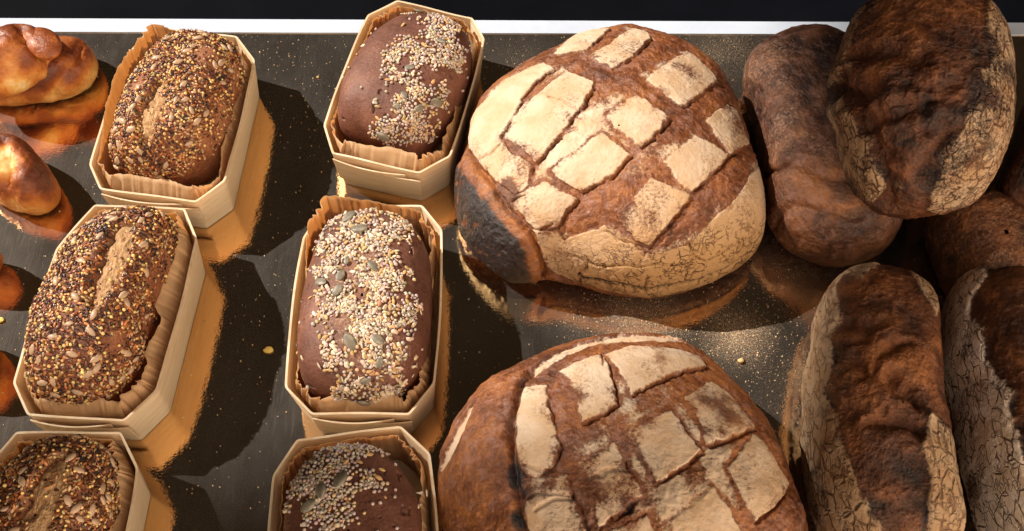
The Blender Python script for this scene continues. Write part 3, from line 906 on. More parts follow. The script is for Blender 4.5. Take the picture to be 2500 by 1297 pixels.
# long loaf lower right, torn dark middle
dark_loaf("long_loaf", Z8([(480, 132), (380, 155), (310, 200), (250, 280), (215, 400), (185, 550), (168, 700), (165, 900), (180, 1100), (230, 1297), (300, 1450), (500, 1560), (750, 1530), (880, 1400), (890, 1250), (860, 1100), (830, 900), (800, 700), (780, 500), (775, 290), (720, 210), (640, 160), (570, 135)]),
          0.07, [Z8([(480, 132), (380, 155), (310, 200), (250, 280), (215, 400), (185, 550), (168, 700), (165, 900), (180, 1100), (230, 1297), (300, 1450), (560, 1450), (490, 1260), (420, 1100), (355, 960), (340, 820), (300, 640), (315, 400), (345, 260), (350, 200), (400, 210), (470, 232), (460, 170)]),
                 Z8([(625, 158), (700, 195), (778, 285), (770, 400), (720, 330), (680, 260), (650, 220)]),
                 Z8([(700, 760), (780, 800), (830, 900), (860, 1100), (890, 1250), (880, 1400), (700, 1450), (690, 1200), (720, 1050), (660, 950)])],
          171, "long dark loaf in the lower right, pale left flank and torn brown middle", "long dark loaves",
          creases=[(Z8([(410, 610), (480, 610), (560, 640), (620, 690)]), 0.006, 0.0032), (Z8([(500, 560), (550, 520), (600, 490)]), 0.004, 0.003), (Z8([(480, 830), (560, 835), (620, 855)]), 0.005, 0.003), (Z8([(330, 400), (420, 420), (470, 500), (420, 580)]), 0.003, 0.004)], lump=0.0055, crackle=0.8, toneb=0.10, weights=[1.2, 1.1, 1.0],
          tonespots=[(Z8([(550, 480)])[0], 0.02, 0.3), (Z8([(480, 670)])[0], 0.02, .3), (Z8([(560, 260)])[0], 0.03, .25), (Z8([(500, 880)])[0], 0.02, .3), (Z8([(620, 950)])[0], 0.03, -.2), (Z8([(620, 1150)])[0], .04, -.3)])
# white crackled loaf at the right edge
dark_loaf("long_loaf", Z8([(1000, 100), (920, 120), (850, 180), (800, 270), (764, 340), (750, 500), (755, 650), (800, 780), (815, 900), (840, 1050), (880, 1200), (950, 1400), (1100, 1600), (1300, 1650), (1450, 1500), (1480, 1100), (1450, 700), (1380, 350), (1250, 170), (1120, 105)]),
          0.075, [Z8([(1000, 95), (900, 125), (800, 270), (750, 420), (745, 560), (780, 780), (815, 1000), (870, 1250), (960, 1420), (1180, 1450), (1150, 1100), (1120, 950), (1090, 700), (1000, 640), (950, 560), (965, 420), (900, 370), (920, 250), (960, 160)])],
          191, "long loaf with white crackled flour flank at the lower right corner", "long dark loaves", crackle=1.0, lump=0.003, toneb=0.0, mat=M_white, weights=[1.25])
# the large loaf lying on top of the others
dark_loaf("large_loaf", Z7([(760, -60), (640, -30), (575, 40), (530, 130), (490, 230), (450, 350), (438, 440), (452, 560), (490, 720), (540, 870), (610, 955), (740, 1003), (900, 995), (1050, 950), (1130, 900), (1220, 770), (1280, 620), (1302, 450), (1300, 250), (1260, 100), (1190, -20), (1000, -90)]),
          0.082, [Z7([(620, -30), (575, 40), (530, 130), (490, 230), (440, 400), (480, 400), (560, 330), (575, 280), (540, 250), (560, 180), (590, 100), (600, 20)]),
                  Z7([(442, 470), (470, 460), (520, 445), (560, 490), (590, 560), (640, 660), (690, 760), (705, 860), (660, 905), (560, 890), (520, 800), (490, 700), (455, 560)]),
                  Z7([(1150, -10), (1165, 100), (1170, 210), (1130, 300), (1080, 420), (1000, 600), (975, 700), (940, 820), (880, 920), (960, 975), (1130, 900), (1220, 770), (1280, 620), (1302, 450), (1300, 250), (1260, 100), (1200, -10)]),
                  Z7([(725, 840), (750, 820), (785, 860), (770, 875), (730, 875)])],
          211, "largest dark loaf, at the top right lying on its neighbours, with cracked floury sides", zw=0.035, z0=0.052,
          creases=[(Z7([(450, 440), (520, 425), (590, 400), (650, 420)]), 0.007, 0.004), (Z7([(560, 240), (650, 230), (760, 225), (860, 250)]), 0.005, 0.004), (Z7([(700, 520), (770, 490), (840, 520), (860, 580)]), 0.005, 0.004), (Z7([(810, 470), (880, 450), (960, 450)]), 0.005, 0.0035), (Z7([(610, 480), (640, 620), (700, 740), (720, 900)]), 0.004, 0.005), (Z7([(780, 390), (900, 375), (1000, 400)]), 0.003, 0.004), (Z7([(960, 560), (950, 700), (900, 800)]), 0.005, 0.004)], lump=0.006, toneb=0.10, crackle=1.0,
          tonespots=[(Z7([(720, 420)])[0], 0.03, .3), (Z7([(730, 650)])[0], 0.02, .35), (Z7([(800, 120)])[0], 0.03, .25), (Z7([(660, 330)])[0], 0.025, .25), (Z7([(830, 680)])[0], 0.03, -.4), (Z7([(900, 450)])[0], 0.03, -.1), (Z7([(1090, 200)])[0], 0.02, -.35)], charamt=0.4, weights=[1.2, 1.3, 0.78, 1.0])

# ------------------------------------------------------------------ seeds
rng = np.random.default_rng(7)


def ellipsoid(nu, nv, tip=0.0):
    """unit ellipsoid, x is the long axis, tip pinches one end"""
    a = np.linspace(0, np.pi, nu)
    b = np.arange(nv) * 2 * np.pi / nv
    x = np.cos(a); r = np.sin(a) * (1 - tip * (x > 0) * x ** 2) if tip else np.sin(a)
    V = np.stack([np.repeat(x, nv), (r[:, None] * np.cos(b)[None]).ravel(), (r[:, None] * np.sin(b)[None]).ravel()], -1)
    i = np.arange(nu - 1)[:, None]; j = np.arange(nv)[None]; j2 = (j + 1) % nv
    Fc = np.stack([i * nv + j, (i + 1) * nv + j, (i + 1) * nv + j2, i * nv + j2], -1).reshape(-1, 4)
    return V, Fc


def flake():
    a = np.arange(7) * 2 * np.pi / 7
    V, Fc = ellipsoid(4, 6)
    return V, Fc


def frames(N, ang):
    ref = np.where(np.abs(N[:, [2]]) < 0.95, np.array([[0, 0, 1.0]]), np.array([[1.0, 0, 0]]))
    T = np.cross(ref, N); T /= np.linalg.norm(T, axis=1, keepdims=True)
    B = np.cross(N, T)
    c, s_ = np.cos(ang)[:, None], np.sin(ang)[:, None]
    return T * c + B * s_, -T * s_ + B * c, N


def scatter(P, N, proto, size, ang, cols, tilt=0.25, sink=0.3, warp=0.0):
    """many little bodies as vertex/face/colour arrays"""
    n = len(P)
    N2 = N + rng.normal(0, tilt, (n, 3)); N2 /= np.linalg.norm(N2, axis=1, keepdims=True)
    X, Y, Zx = frames(N2, ang)
    V0, F0 = proto
    V = V0[None] * size[:, None, :]
    if warp:
        V = V * (1 + rng.normal(0, warp, (n, len(V0), 1)))
    Wv = P[:, None] + N[:, None] * (size[:, 2] * (1 - sink))[:, None, None] + V[..., 0:1] * X[:, None] + V[..., 1:2] * Y[:, None] + V[..., 2:3] * Zx[:, None]
    Fc = (F0[None] + (np.arange(n) * len(V0))[:, None, None]).reshape(-1, 4)
    return Wv.reshape(-1, 3), Fc, np.repeat(cols, len(V0), 0)


def join(parts):
    V, Fc, Cc, o = [], [], [], 0
    for a, b, c in parts:
        V.append(a); Fc.append(b + o); Cc.append(c); o += len(a)
    return np.concatenate(V), np.concatenate(Fc), np.concatenate(Cc)


def seed_mesh(name, V, Fc, mat):
    me = mesh(name, V, Fc, mat)
    d = me.data
    bpy.data.objects.remove(me)
    return d


Vp, Fp = ellipsoid(10, 14, 0.35)
pump_V = Vp * np.array([0.0058, 0.0037, 0.0014])
rim_ = np.abs(np.hypot(Vp[:, 1], 0)) > 0.75
PUMP = seed_mesh("pumpkin_seed", pump_V, Fp, M_pumpkin)
SUNF = seed_mesh("sunflower_seed", Vp * np.array([0.0044, 0.0023, 0.0016]), Fp, M_sunflower)


def put_seed(name, data, P, N, ang, parent, scale=1.0, sink=0.0008):
    N = N + rng.normal(0, 0.12, 3); N /= np.linalg.norm(N)
    X, Y, Zx = frames(N[None], np.array([ang]))
    M = mathutils.Matrix((tuple(X[0]), tuple(Y[0]), tuple(N))).transposed().to_4x4()
    o = bpy.data.objects.new(name, data)
    COL.objects.link(o)
    o.parent = parent
    o.matrix_local = mathutils.Matrix.Translation(mathutils.Vector(P + N * 0.0009)) @ M @ mathutils.Matrix.Scale(scale, 4)
    return o


def area_weights(L):
    G = L.P.reshape(L.nr, L.nt, 3)
    dr = np.gradient(G, axis=0); dt = (np.roll(G, -1, 1) - np.roll(G, 1, 1)) / 2
    return np.linalg.norm(np.cross(dr, dt), axis=-1).reshape(-1)


def pick(w, n):
    c = np.cumsum(w); c /= c[-1]
    return np.searchsorted(c, rng.random(n))


def thin_out(P, r):
    """drop points that crowd each other (grid hash)"""
    keep = []
    cell = {}
    for i, p in enumerate(P):
        k = tuple((p / r).astype(int))
        bad = False
        for dx in (-1, 0, 1):
            for dy in (-1, 0, 1):
                for dz in (-1, 0, 1):
                    for j in cell.get((k[0] + dx, k[1] + dy, k[2] + dz), ()):
                        if ((P[j] - p) ** 2).sum() < r * r:
                            bad = True; break
                    if bad: break
                if bad: break
            if bad: break
        if not bad:
            keep.append(i); cell.setdefault(k, []).append(i)
    return np.array(keep, int)


def colr(n, base, var=0.18):
    return np.clip(np.array(base)[None] * (1 + rng.normal(0, var, (n, 1))) * (1 + rng.normal(0, 0.06, (n, 3))), 0.004, 0.9)


def sz(n, dims, var=0.16):
    return np.array(dims)[None] * (1 + rng.normal(0, var, (n, 1)))


ELL = ellipsoid(6, 8)
ELLT = ellipsoid(6, 7, 0.4)
SPH = ellipsoid(6, 8)
CHIP = ellipsoid(4, 6)


def multigrain_loaf(outline, slit, lipline, seed, label, side_bare, h=0.045):
    L = Loaf(outline, h, zw=0.040, z0=0.006, pr=0.72, q=0.72, tuck=0.25, nr=240, nt=600, sm=2.5)
    Uj = L.U + np.stack([fbm(L.P, 110, 3, seed), fbm(L.P, 110, 3, seed + 5)], -1) * 0.002
    n_lo = fbm(L.P, 22, 3, seed + 7); n_mid = fbm(L.P, 80, 4, seed + 9); n_hi = fbm(L.P, 300, 3, seed + 11)
    ds = sdf(Uj, L.u(slit)) - 0.0006
    ins = sstep(0.001, -0.002, ds)
    lu = L.u(lipline)
    dl = dist_line(Uj, lu)
    crum_tex = ridge(L.P * np.array([1, 0.6, 1]), 210, 3, seed + 3)
    d = n_lo * 0.002 + n_mid * 0.0007 + n_hi * 0.0002 - ins * 0.0022 + ins * crum_tex * 0.0012
    d += (1 - ins) * 0.0022 * np.exp(-(dl / 0.004) ** 2) - ins * 0.0035 * np.exp(-(dl / 0.0022) ** 2)
    L.displace(d)
    tone = np.clip(0.2 + 0.4 * n_lo, -0.3, 0.8)
    bare = np.zeros(len(L.U))
    for (p, r) in side_bare:
        uu = L.u([p])[0]
        bare = np.maximum(bare, np.exp(-(np.hypot(L.U[:, 0] - uu[0], L.U[:, 1] - uu[1]) / r) ** 2))
    tone = tone + 0.3 * bare
    o = L.build("seeded_loaf", M_seedcrust, dict(tone=tone, crumb=ins * (0.95 - 0.8 * np.exp(-(dl / 0.002) ** 2)), char_shade=0.0 * tone))
    tag(o, label, "bread", "multigrain loaves in wooden moulds")
    # seeds
    aw = area_weights(L)
    P = L.P - np.array([0, 0, L.z0]); N = L.N if not L.flip() else -L.N
    dens = (1 - ins) * (1 - sstep(0.3, 0.75, bare) * 0.93) * sstep(np.pi / 2 * 1.12, np.pi / 2 * 0.95, L.phi)
    dens *= np.clip(0.85 + 0.5 * n_lo + 0.6 * n_mid, 0.45, 1.6)
    dens += ins * 0.02
    w = aw * dens
    A = w.sum()
    parts = []
    # one pool of seats, kept apart, shared out among the kinds
    cand = pick(w, 12000)
    keep = cand[thin_out(P[cand], 0.00168)]
    rng.shuffle(keep)
    n = len(keep)
    kinds = rng.random(n)
    clump = fbm(P[keep], 60, 3, seed + 33)
    kinds = np.clip(kinds + clump * 0.22, 0, 0.999)
    def sub(a, b): return keep[(kinds >= a) & (kinds < b)]
    def add(ii, proto, dims, col, tilt=0.3, var=0.12, cv=0.2):
        k = len(ii)
        if k: parts.append(scatter(P[ii], N[ii], proto, sz(k, dims, var), rng.random(k) * 6.28, colr(k, col, cv), tilt))
    add(sub(0.0, 0.16), SPH, (0.00062, 0.00058, 0.00058), (0.012, 0.012, 0.018), cv=0.3)
    add(sub(0.16, 0.42), ELLT, (0.0022, 0.0011, 0.00065), (0.16, 0.050, 0.020), tilt=0.4, cv=0.35)
    add(sub(0.42, 0.50), ELLT, (0.0022, 0.0011, 0.00065), (0.055, 0.024, 0.020), tilt=0.4, cv=0.3)
    add(sub(0.50, 0.66), ELLT, (0.0022, 0.0011, 0.00065), (0.40, 0.155, 0.048), tilt=0.4, cv=0.3)
    add(sub(0.66, 0.83), ELLT, (0.0017, 0.0010, 0.0005), (0.50, 0.32, 0.17), tilt=0.3, cv=0.2)
    add(sub(0.83, 0.985), SPH, (0.00112, 0.0011, 0.0011), (0.70, 0.47, 0.18), tilt=0.2, cv=0.2)
    add(sub(0.985, 1.0), CHIP, (0.002, 0.0014, 0.0005), (0.5, 0.3, 0.14), tilt=0.4, cv=0.2)
    # poppy dust in clusters
    wp = w * sstep(0.05, 0.4, fbm(P, 75, 3, seed + 50))
    ii = pick(wp, 2600)
    add(ii, ellipsoid(4, 5), (0.00055, 0.0005, 0.0005), (0.011, 0.011, 0.017), cv=0.3)
    V, Fc, Cc = join(parts)
    st = mesh("seed_topping", V, Fc, M_seeds, parent=o, cols=Cc)
    st['kind'] = 'stuff'
    vis = np.zeros(len(P), bool); vis[L.vis] = True
    ws = w * vis
    ii = pick(ws, 260)
    ii = ii[thin_out(P[ii], 0.006)][:46]
    for i in ii:
        put_seed("sunflower_seed", SUNF, P[i], N[i], rng.random() * 6.28, o, rng.uniform(0.8, 1.1))
    return L


def rye_loaf(outline, topping, seed, label, pumps, flakes=0.3, h=0.040, cover=1.0, white=0.0):
    L = Loaf(outline, h, zw=0.038, z0=0.006, pr=0.72, q=0.74, tuck=0.25, nr=230, nt=580, sm=2.5)
    Uj = L.U + np.stack([fbm(L.P, 70, 3, seed), fbm(L.P, 70, 3, seed + 5)], -1) * 0.012
    n_lo = fbm(L.P, 20, 3, seed + 7); n_mid = fbm(L.P, 80, 4, seed + 9); n_hi = fbm(L.P, 300, 3, seed + 11)
    pits = sstep(0.55, 0.75, vnoise(L.P, 210, seed + 3)) * sstep(-0.1, 0.4, n_mid)
    d = n_lo * 0.0018 + n_mid * 0.0004 + n_hi * 0.00015 - pits * 0.0016
    L.displace(d)
    ts = sdf(Uj, L.u(topping))
    ins = sstep(0.004, -0.006, ts)
    tone = np.clip(0.22 + 0.45 * n_lo - pits * 0.3, -0.3, 0.8)
    fl = np.clip(0.18 * sstep(0.0, 0.5, n_lo + 0.3 * n_mid) + ins * 0.30 * white, 0, 1)
    o = L.build("rye_loaf", M_rye, dict(tone=tone, flour=fl))
    tag(o, label, "bread", "dark rye loaves in wooden moulds")
    aw = area_weights(L)
    P = L.P - np.array([0, 0, L.z0]); N = L.N if not L.flip() else -L.N
    clump = fbm(P, 85, 3, seed + 33)
    gate = sstep(-0.24, 0.14, clump + 0.25 * sstep(0.0, -0.02, ts))
    w = aw * (ins * gate + 0.004) * sstep(np.pi / 2 * 1.02, np.pi / 2 * 0.9, L.phi)
    cand = pick(w, int(3200 * cover))
    keep = cand[thin_out(P[cand], 0.0021)]
    rng.shuffle(keep)
    kinds = rng.random(len(keep))
    parts = []
    def add(ii, proto, dims, col, tilt=0.3, var=0.12, cv=0.15, warp=0.0, sink=0.3):
        k = len(ii)
        if k: parts.append(scatter(P[ii], N[ii], proto, sz(k, dims, var), rng.random(k) * 6.28, colr(k, col, cv), tilt, sink, warp))
    a = 1 - flakes
    add(keep[kinds < a * 0.72], SPH, (0.00132, 0.00122, 0.00118), (0.50, 0.405, 0.37))
    add(keep[(kinds >= a * 0.72) & (kinds < a)], SPH, (0.00122, 0.00115, 0.0011), (0.60, 0.43, 0.25))
    add(keep[(kinds >= a) & (kinds < a + 0.7 * flakes)], ellipsoid(5, 7), (0.0024, 0.0016, 0.0005), (0.68, 0.55, 0.42), tilt=0.55, warp=0.22, sink=0.0)
    add(keep[kinds >= a + 0.7 * flakes], ELLT, (0.0026, 0.0014, 0.0008), (0.56, 0.34, 0.16), tilt=0.3, sink=0.1)
    wf = aw * ins * sstep(0.0, 0.35, clump)
    ii = pick(wf, int(2600 * flakes * 2 * cover))
    add(ii, CHIP, (0.0010, 0.0007, 0.0004), (0.64, 0.54, 0.44), tilt=0.7, warp=0.2, var=0.3, sink=-0.2)
    V, Fc, Cc = join(parts)
    st = mesh("grain_topping", V, Fc, M_flakes, parent=o, cols=Cc)
    st['kind'] = 'stuff'
    for (p, an, s_) in pumps:
        i = L.vert(p)
        put_seed("pumpkin_seed", PUMP, P[i] + N[i] * 0.0011, N[i], an, o, s_)
    return L


# ------------------------------------------------------------------ trays and liners
ZR = 0.046


def resample(poly, n, rad):
    """evenly spaced points round a polygon, corners softened"""
    P = np.asarray(poly, float); Q = np.roll(P, -1, 0)
    seg = np.linalg.norm(Q - P, axis=1); cum = np.concatenate([[0], np.cumsum(seg)])
    t = np.linspace(0, cum[-1], n, endpoint=False)
    k = np.clip(np.searchsorted(cum, t, side='right') - 1, 0, len(P) - 1)
    f = (t - cum[k]) / seg[k]
    R = P[k] + (Q[k] - P[k]) * f[:, None]
    if rad:
        s = rad / (cum[-1] / n)
        R = np.stack([smooth_circ(R[:, 0], s), smooth_circ(R[:, 1], s)], -1)
    return R, t / cum[-1], k, f


def offset_in(R, d):
    T = np.roll(R, -1, 0) - np.roll(R, 1, 0)
    T /= np.linalg.norm(T, axis=1, keepdims=True)
    Nn = np.stack([-T[:, 1], T[:, 0]], -1)
    c = R.mean(0)
    if ((c - R) * Nn).sum() < 0: Nn = -Nn
    dd = d[:, None] if isinstance(d, np.ndarray) else d
    return R + Nn * dd, Nn


def tray(rim_px, label, seed, liner_label, raises=(), lean_front=0.009, front=4, lean_right=0.004):
    rim = np.array([at(x, y, ZR)[:2] for x, y in rim_px])
    c = rim.mean(0)
    base = c + (rim - c) * np.array([0.93, 0.95])
    root = empty("wooden_baking_mould", (c[0], c[1], 0.0006))
    tag(root, label, "baking mould", "wooden baking moulds on the gold board")
    n = 320
    R0, t, k, f = resample(rim, n, 0.0016)
    B0, _, _, _ = resample(base, n, 0.0016)
    th = 0.0017
    # long sides bow out a little, rim undulates like thin veneer
    und = 0.0009 * np.sin(t * 2 * np.pi * 3 + seed) + 0.0006 * np.sin(t * 2 * np.pi * 7 + seed * 2)
    bow = np.where((k == 2) | (k == 6), np.sin(np.pi * f), 0) * 0.0022
    Rb, Nn = offset_in(R0, -bow)
    rows = []
    nz = 7
    for i in range(nz):
        u = i / (nz - 1)
        p, _ = offset_in(B0 + (Rb - B0) * u, 0.0)
        rows.append(np.column_stack([p, np.full(n, 0.0) + (ZR + und) * u]))
    for i in range(nz - 1, -1, -1):
        u = i / (nz - 1)
        p, _ = offset_in(B0 + (Rb - B0) * u, th)
        rows.append(np.column_stack([p, 0.0022 * (u == 0) + (ZR + und) * u]))
    V = np.concatenate(rows) - np.array([c[0], c[1], 0])
    Fq = quads(2 * nz, n)
    w = mesh("side_wall", V, Fq, M_wood, parent=root)
    w.data.polygons.foreach_set('use_smooth', np.ones(len(w.data.polygons), bool))
    es_ = w.modifiers.new("edges", 'EDGE_SPLIT'); es_.split_angle = math.radians(28)
    bt, _ = offset_in(B0, th + 0.0002)
    Vb = np.concatenate([np.column_stack([bt, np.full(n, 0.0004)]), np.column_stack([bt, np.full(n, 0.002)])]) - np.array([c[0], c[1], 0])
    mesh("base_panel", Vb, [tuple(range(n)), tuple(range(2 * n - 1, n - 1, -1))] + [(i, (i + 1) % n, n + (i + 1) % n, n + i) for i in range(n)], M_wood, parent=root, smooth=False)
    # overlapping veneer ends on the near side: two bowed slips
    a, b = rim[front], rim[front + 1]
    ab = b - a
    outn = np.array([ab[1], -ab[0]]); outn /= np.linalg.norm(outn)
    if outn @ (c - a) > 0: outn = -outn
    for q, (u0, u1, bowd, ztop) in enumerate([(0.16, 1.0, 0.0042, ZR - 0.0035), (-0.02, 0.8, 0.0026, ZR - 0.007)]):
        m_ = 24
        us = np.linspace(u0, u1, m_)
        bowv = np.sin(np.pi * (us - u0) / (u1 - u0)) * bowd + 0.0006 + q * 0.0009
        V = []
        for zz, kk in ((0.012, 0.55), (ztop, 1.0)):
            for thick in (0.0, 0.0011):
                base_shift = (1 - zz / ZR) * 0.05
                pp = a + ab * us[:, None] + outn * (bowv * kk + thick)[:, None]
                pp = pp + (c - pp) * base_shift
                V.append(np.column_stack([pp, np.full(m_, zz) - (0.0012 * np.cos(np.pi * (us - u0) / (u1 - u0)) ** 2 if zz > 0.02 else 0)]))
        V = np.concatenate(V) - np.array([c[0], c[1], 0])
        Fq = []
        A0, A1, C0, C1 = 0, m_, 2 * m_, 3 * m_
        for i in range(m_ - 1):
            Fq += [(A1 + i, A1 + i + 1, C1 + i + 1, C1 + i), (A0 + i, C0 + i, C0 + i + 1, A0 + i + 1), (C0 + i, C1 + i, C1 + i + 1, C0 + i + 1), (A0 + i, A0 + i + 1, A1 + i + 1, A1 + i)]
        for i in (0, m_ - 1):
            Fq.append((A0 + i, A1 + i, C1 + i, C0 + i))
        fo = mesh("veneer_flap", V, Fq, M_wood, parent=root)
        es_ = fo.modifiers.new("edges", 'EDGE_SPLIT'); es_.split_angle = math.radians(40)
    # pleated paper case
    n = 900
    R0, t, k, f = resample(rim, n, 0.004)
    B0, _, _, _ = resample(base, n, 0.004)
    T3 = np.column_stack([np.cos(2 * np.pi * t), np.sin(2 * np.pi * t), np.full(n, seed * 1.0)])
    na = fbm(T3, 3.0, 3, seed); nb = fbm(T3, 9.0, 3, seed + 3)
    corner = np.where(k % 2 == 1, 1.0, 0.0)
    corner = np.clip(smooth_circ(corner, 20) * 1.15, 0, 1)
    phase = 2 * np.pi * (t * 55 + 2.6 * na + 0.9 * nb)
    tri = 2 / np.pi * np.arcsin(np.sin(phase)) * 0.6 + 0.4 * np.sin(phase)
    amp = 0.00025 + 0.0021 * corner * np.clip(0.6 + 1.2 * nb, 0.1, 1.4)
    side_front = np.where((k == front), 1.0, 0.0)
    side_front = smooth_circ(side_front, 25)
    side_right = smooth_circ(np.where(k == 2, 1.0, 0.0), 45)
    rs = np.zeros(n)
    for (tc_, wd, am) in raises:
        dd = np.abs((t - tc_ + 0.5) % 1 - 0.5)
        rs += am * np.exp(-(dd / wd) ** 2)
    rows = []
    nz = 14
    for i in range(nz):
        u = i / (nz - 1)
        ztop = ZR + 0.001 + 0.0028 * na + 0.0012 * nb * corner + rs + 0.002 * side_front
        z = 0.004 + (ztop - 0.004) * u
        leanv = np.clip((u - 0.62) / 0.38, 0, 1) ** 1.3
        ins_ = th + 0.0022 + amp * (0.3 + 0.7 * u) + leanv * (lean_front * side_front + lean_right * side_right * (0.8 + 0.8 * na) + 0.0026 + 0.003 * na + 0.0015 * nb) - leanv * rs * 0.18
        uz = np.clip(z / ZR, 0, 1)[:, None]
        p, _ = offset_in(B0 + (R0 - B0) * uz, ins_ - tri * amp * (0.25 + 0.75 * u) + 0.0006 * fbm(np.column_stack([np.cos(2 * np.pi * t) * 3, np.sin(2 * np.pi * t) * 3, np.full(n, u * 3 + seed)]), 5.0, 3, seed + 21))
        rows.append(np.column_stack([p, z]))
    V = np.concatenate(rows) - np.array([c[0], c[1], 0])
    Fq = quads(nz, n)
    pl = mesh("paper_liner", V, Fq, M_paper, loc=(c[0], c[1], 0.0006))
    sd = pl.modifiers.new("thickness", 'SOLIDIFY'); sd.thickness = 0.00025
    tag(pl, liner_label, "baking paper", "paper liners in the moulds")
    return root


rim1 = Z1([(860, 160), (1340, 207), (1440, 335), (1275, 1025), (1105, 1143), (565, 1075), (508, 940), (715, 310)])
rim2 = Z2([(355, 78), (690, 88), (738, 205), (587, 770), (465, 888), (105, 868), (50, 745), (210, 245)])
rim3 = Z3([(690, 3), (1075, 90), (1137, 205), (962, 800), (803, 890), (358, 792), (312, 640), (540, 80)])
rim4 = Z4([(300, 70), (660, 82), (735, 172), (708, 748), (612, 865), (245, 862), (145, 760), (213, 200)])
rim5 = Z4([(190, 952), (580, 905), (690, 1008), (728, 1600), (620, 1740), (190, 1740), (85, 1600), (100, 1090)])
rim6 = Z2([(60, 925), (455, 928), (517, 1060), (405, 1600), (280, 1720), (-150, 1690), (-210, 1560), (-70, 1070)])
tray(rim1, "pale wooden mould at the far left holding a seeded loaf, touching the white edging", 1, "brown paper liner around the farthest seeded loaf, raised at its left side", raises=[(0.87, 0.07, 0.012), (0.80, 0.05, 0.008), (0.0, 0.06, 0.010)])
tray(rim2, "pale wooden mould holding the seeded loaf with the longest slit", 2, "paper liner around the seeded loaf with the longest pale slit", raises=[(0.20, 0.08, 0.005)], lean_right=0.0095)
tray(rim3, "pale wooden mould at the back of the second row, overlapping the white edging", 3, "pleated paper liner around the rye loaf with only half its top covered in grains", raises=[])
tray(rim4, "pale wooden mould holding the rye loaf thickly covered in grains", 4, "frilled paper liner standing high at the back of the fully grain-covered rye loaf", raises=[(0.03, 0.10, 0.011), (0.95, 0.07, 0.008)])
tray(rim5, "wooden mould in the second row cut off by the lower edge, in shade", 5, "paper liner around the shaded rye loaf at the lower edge", raises=[])
tray(rim6, "wooden mould in the lower left corner, partly out of the picture", 6, "paper liner around the seeded loaf in the lower left corner", raises=[], lean_right=0.007)

multigrain_loaf(Z1([(1080, 172), (960, 190), (880, 245), (800, 340), (730, 460), (665, 620), (635, 760), (625, 900), (650, 1000), (760, 1060), (900, 1088), (1050, 1075), (1180, 1030), (1260, 960), (1310, 840), (1350, 680), (1385, 500), (1400, 400), (1350, 300), (1240, 200)]),
                Z1([(890, 450), (925, 440), (935, 560), (905, 700), (840, 800), (790, 815), (768, 690), (790, 600), (850, 500)]),
                Z1([(880, 460), (830, 520), (785, 600), (765, 690), (780, 790)]), 301,
                "seeded loaf in the far left mould with a short narrow slit", [(Z1([(1290, 760)])[0], 0.022), (Z1([(1180, 980)])[0], 0.018), (Z1([(1340, 560)])[0], .018), (Z1([(1170, 310)])[0], .010), (Z1([(1240, 880)])[0], .02), (Z1([(770, 460)])[0], .007)])
multigrain_loaf(Z2([(480, 85), (390, 110), (310, 160), (250, 230), (190, 320), (130, 430), (100, 560), (100, 680), (120, 780), (180, 830), (300, 855), (420, 850), (500, 790), (560, 700), (590, 600), (640, 450), (690, 310), (690, 210), (660, 140), (590, 95)]),
                Z2([(440, 150), (500, 142), (495, 230), (465, 310), (420, 390), (345, 490), (328, 430), (345, 330), (385, 220)]),
                Z2([(440, 145), (390, 210), (350, 310), (328, 430), (335, 490)]), 331,
                "seeded loaf with the longest pale slit, middle of the left row", [(Z2([(600, 440)])[0], 0.014), (Z2([(570, 560)])[0], 0.012), (Z2([(640, 360)])[0], .010), (Z2([(430, 590)])[0], 0.008)], h=0.047)
multigrain_loaf(Z2([(290, 938), (150, 955), (60, 1030), (-20, 1120), (-90, 1250), (-120, 1400), (-60, 1560), (100, 1620), (280, 1590), (400, 1480), (460, 1320), (472, 1180), (455, 1080), (400, 980)]),
                Z2([(200, 1015), (250, 1010), (255, 1100), (225, 1190), (190, 1320), (60, 1340), (75, 1190), (130, 1090)]),
                Z2([(200, 1020), (130, 1090), (85, 1180), (60, 1290)]), 361,
                "seeded loaf in the lower left corner, cut off by the frame", [(Z2([(440, 1300)])[0], 0.01)])
pi = math.pi
rye_loaf(Z3([(780, 62), (700, 80), (620, 120), (530, 200), (460, 310), (410, 430), (388, 560), (395, 680), (430, 735), (520, 775), (640, 820), (760, 845), (840, 815), (930, 720), (1010, 590), (1060, 430), (1085, 280), (1050, 170), (960, 100), (870, 62)]),
         Z3([(740, 70), (900, 60), (1040, 150), (1050, 260), (930, 400), (950, 520), (900, 660), (850, 800), (700, 830), (560, 760), (540, 640), (560, 520), (600, 420), (660, 330), (640, 230), (730, 190)]), 401,
         "rye loaf at the back whose left half is bare brown crust", [(Z3([p])[0], a, s_) for p, a, s_ in [((755, 342), 1.8, .8), ((620, 690), 2.8, 1.1), ((885, 525), 2.2, 1.1), ((800, 555), 3.0, .95), ((915, 215), 1.2, .75), ((800, 62), .3, .9), ((725, 490), .5, .7), ((690, 545), 0.2, .6)]], flakes=0.22, cover=0.72)
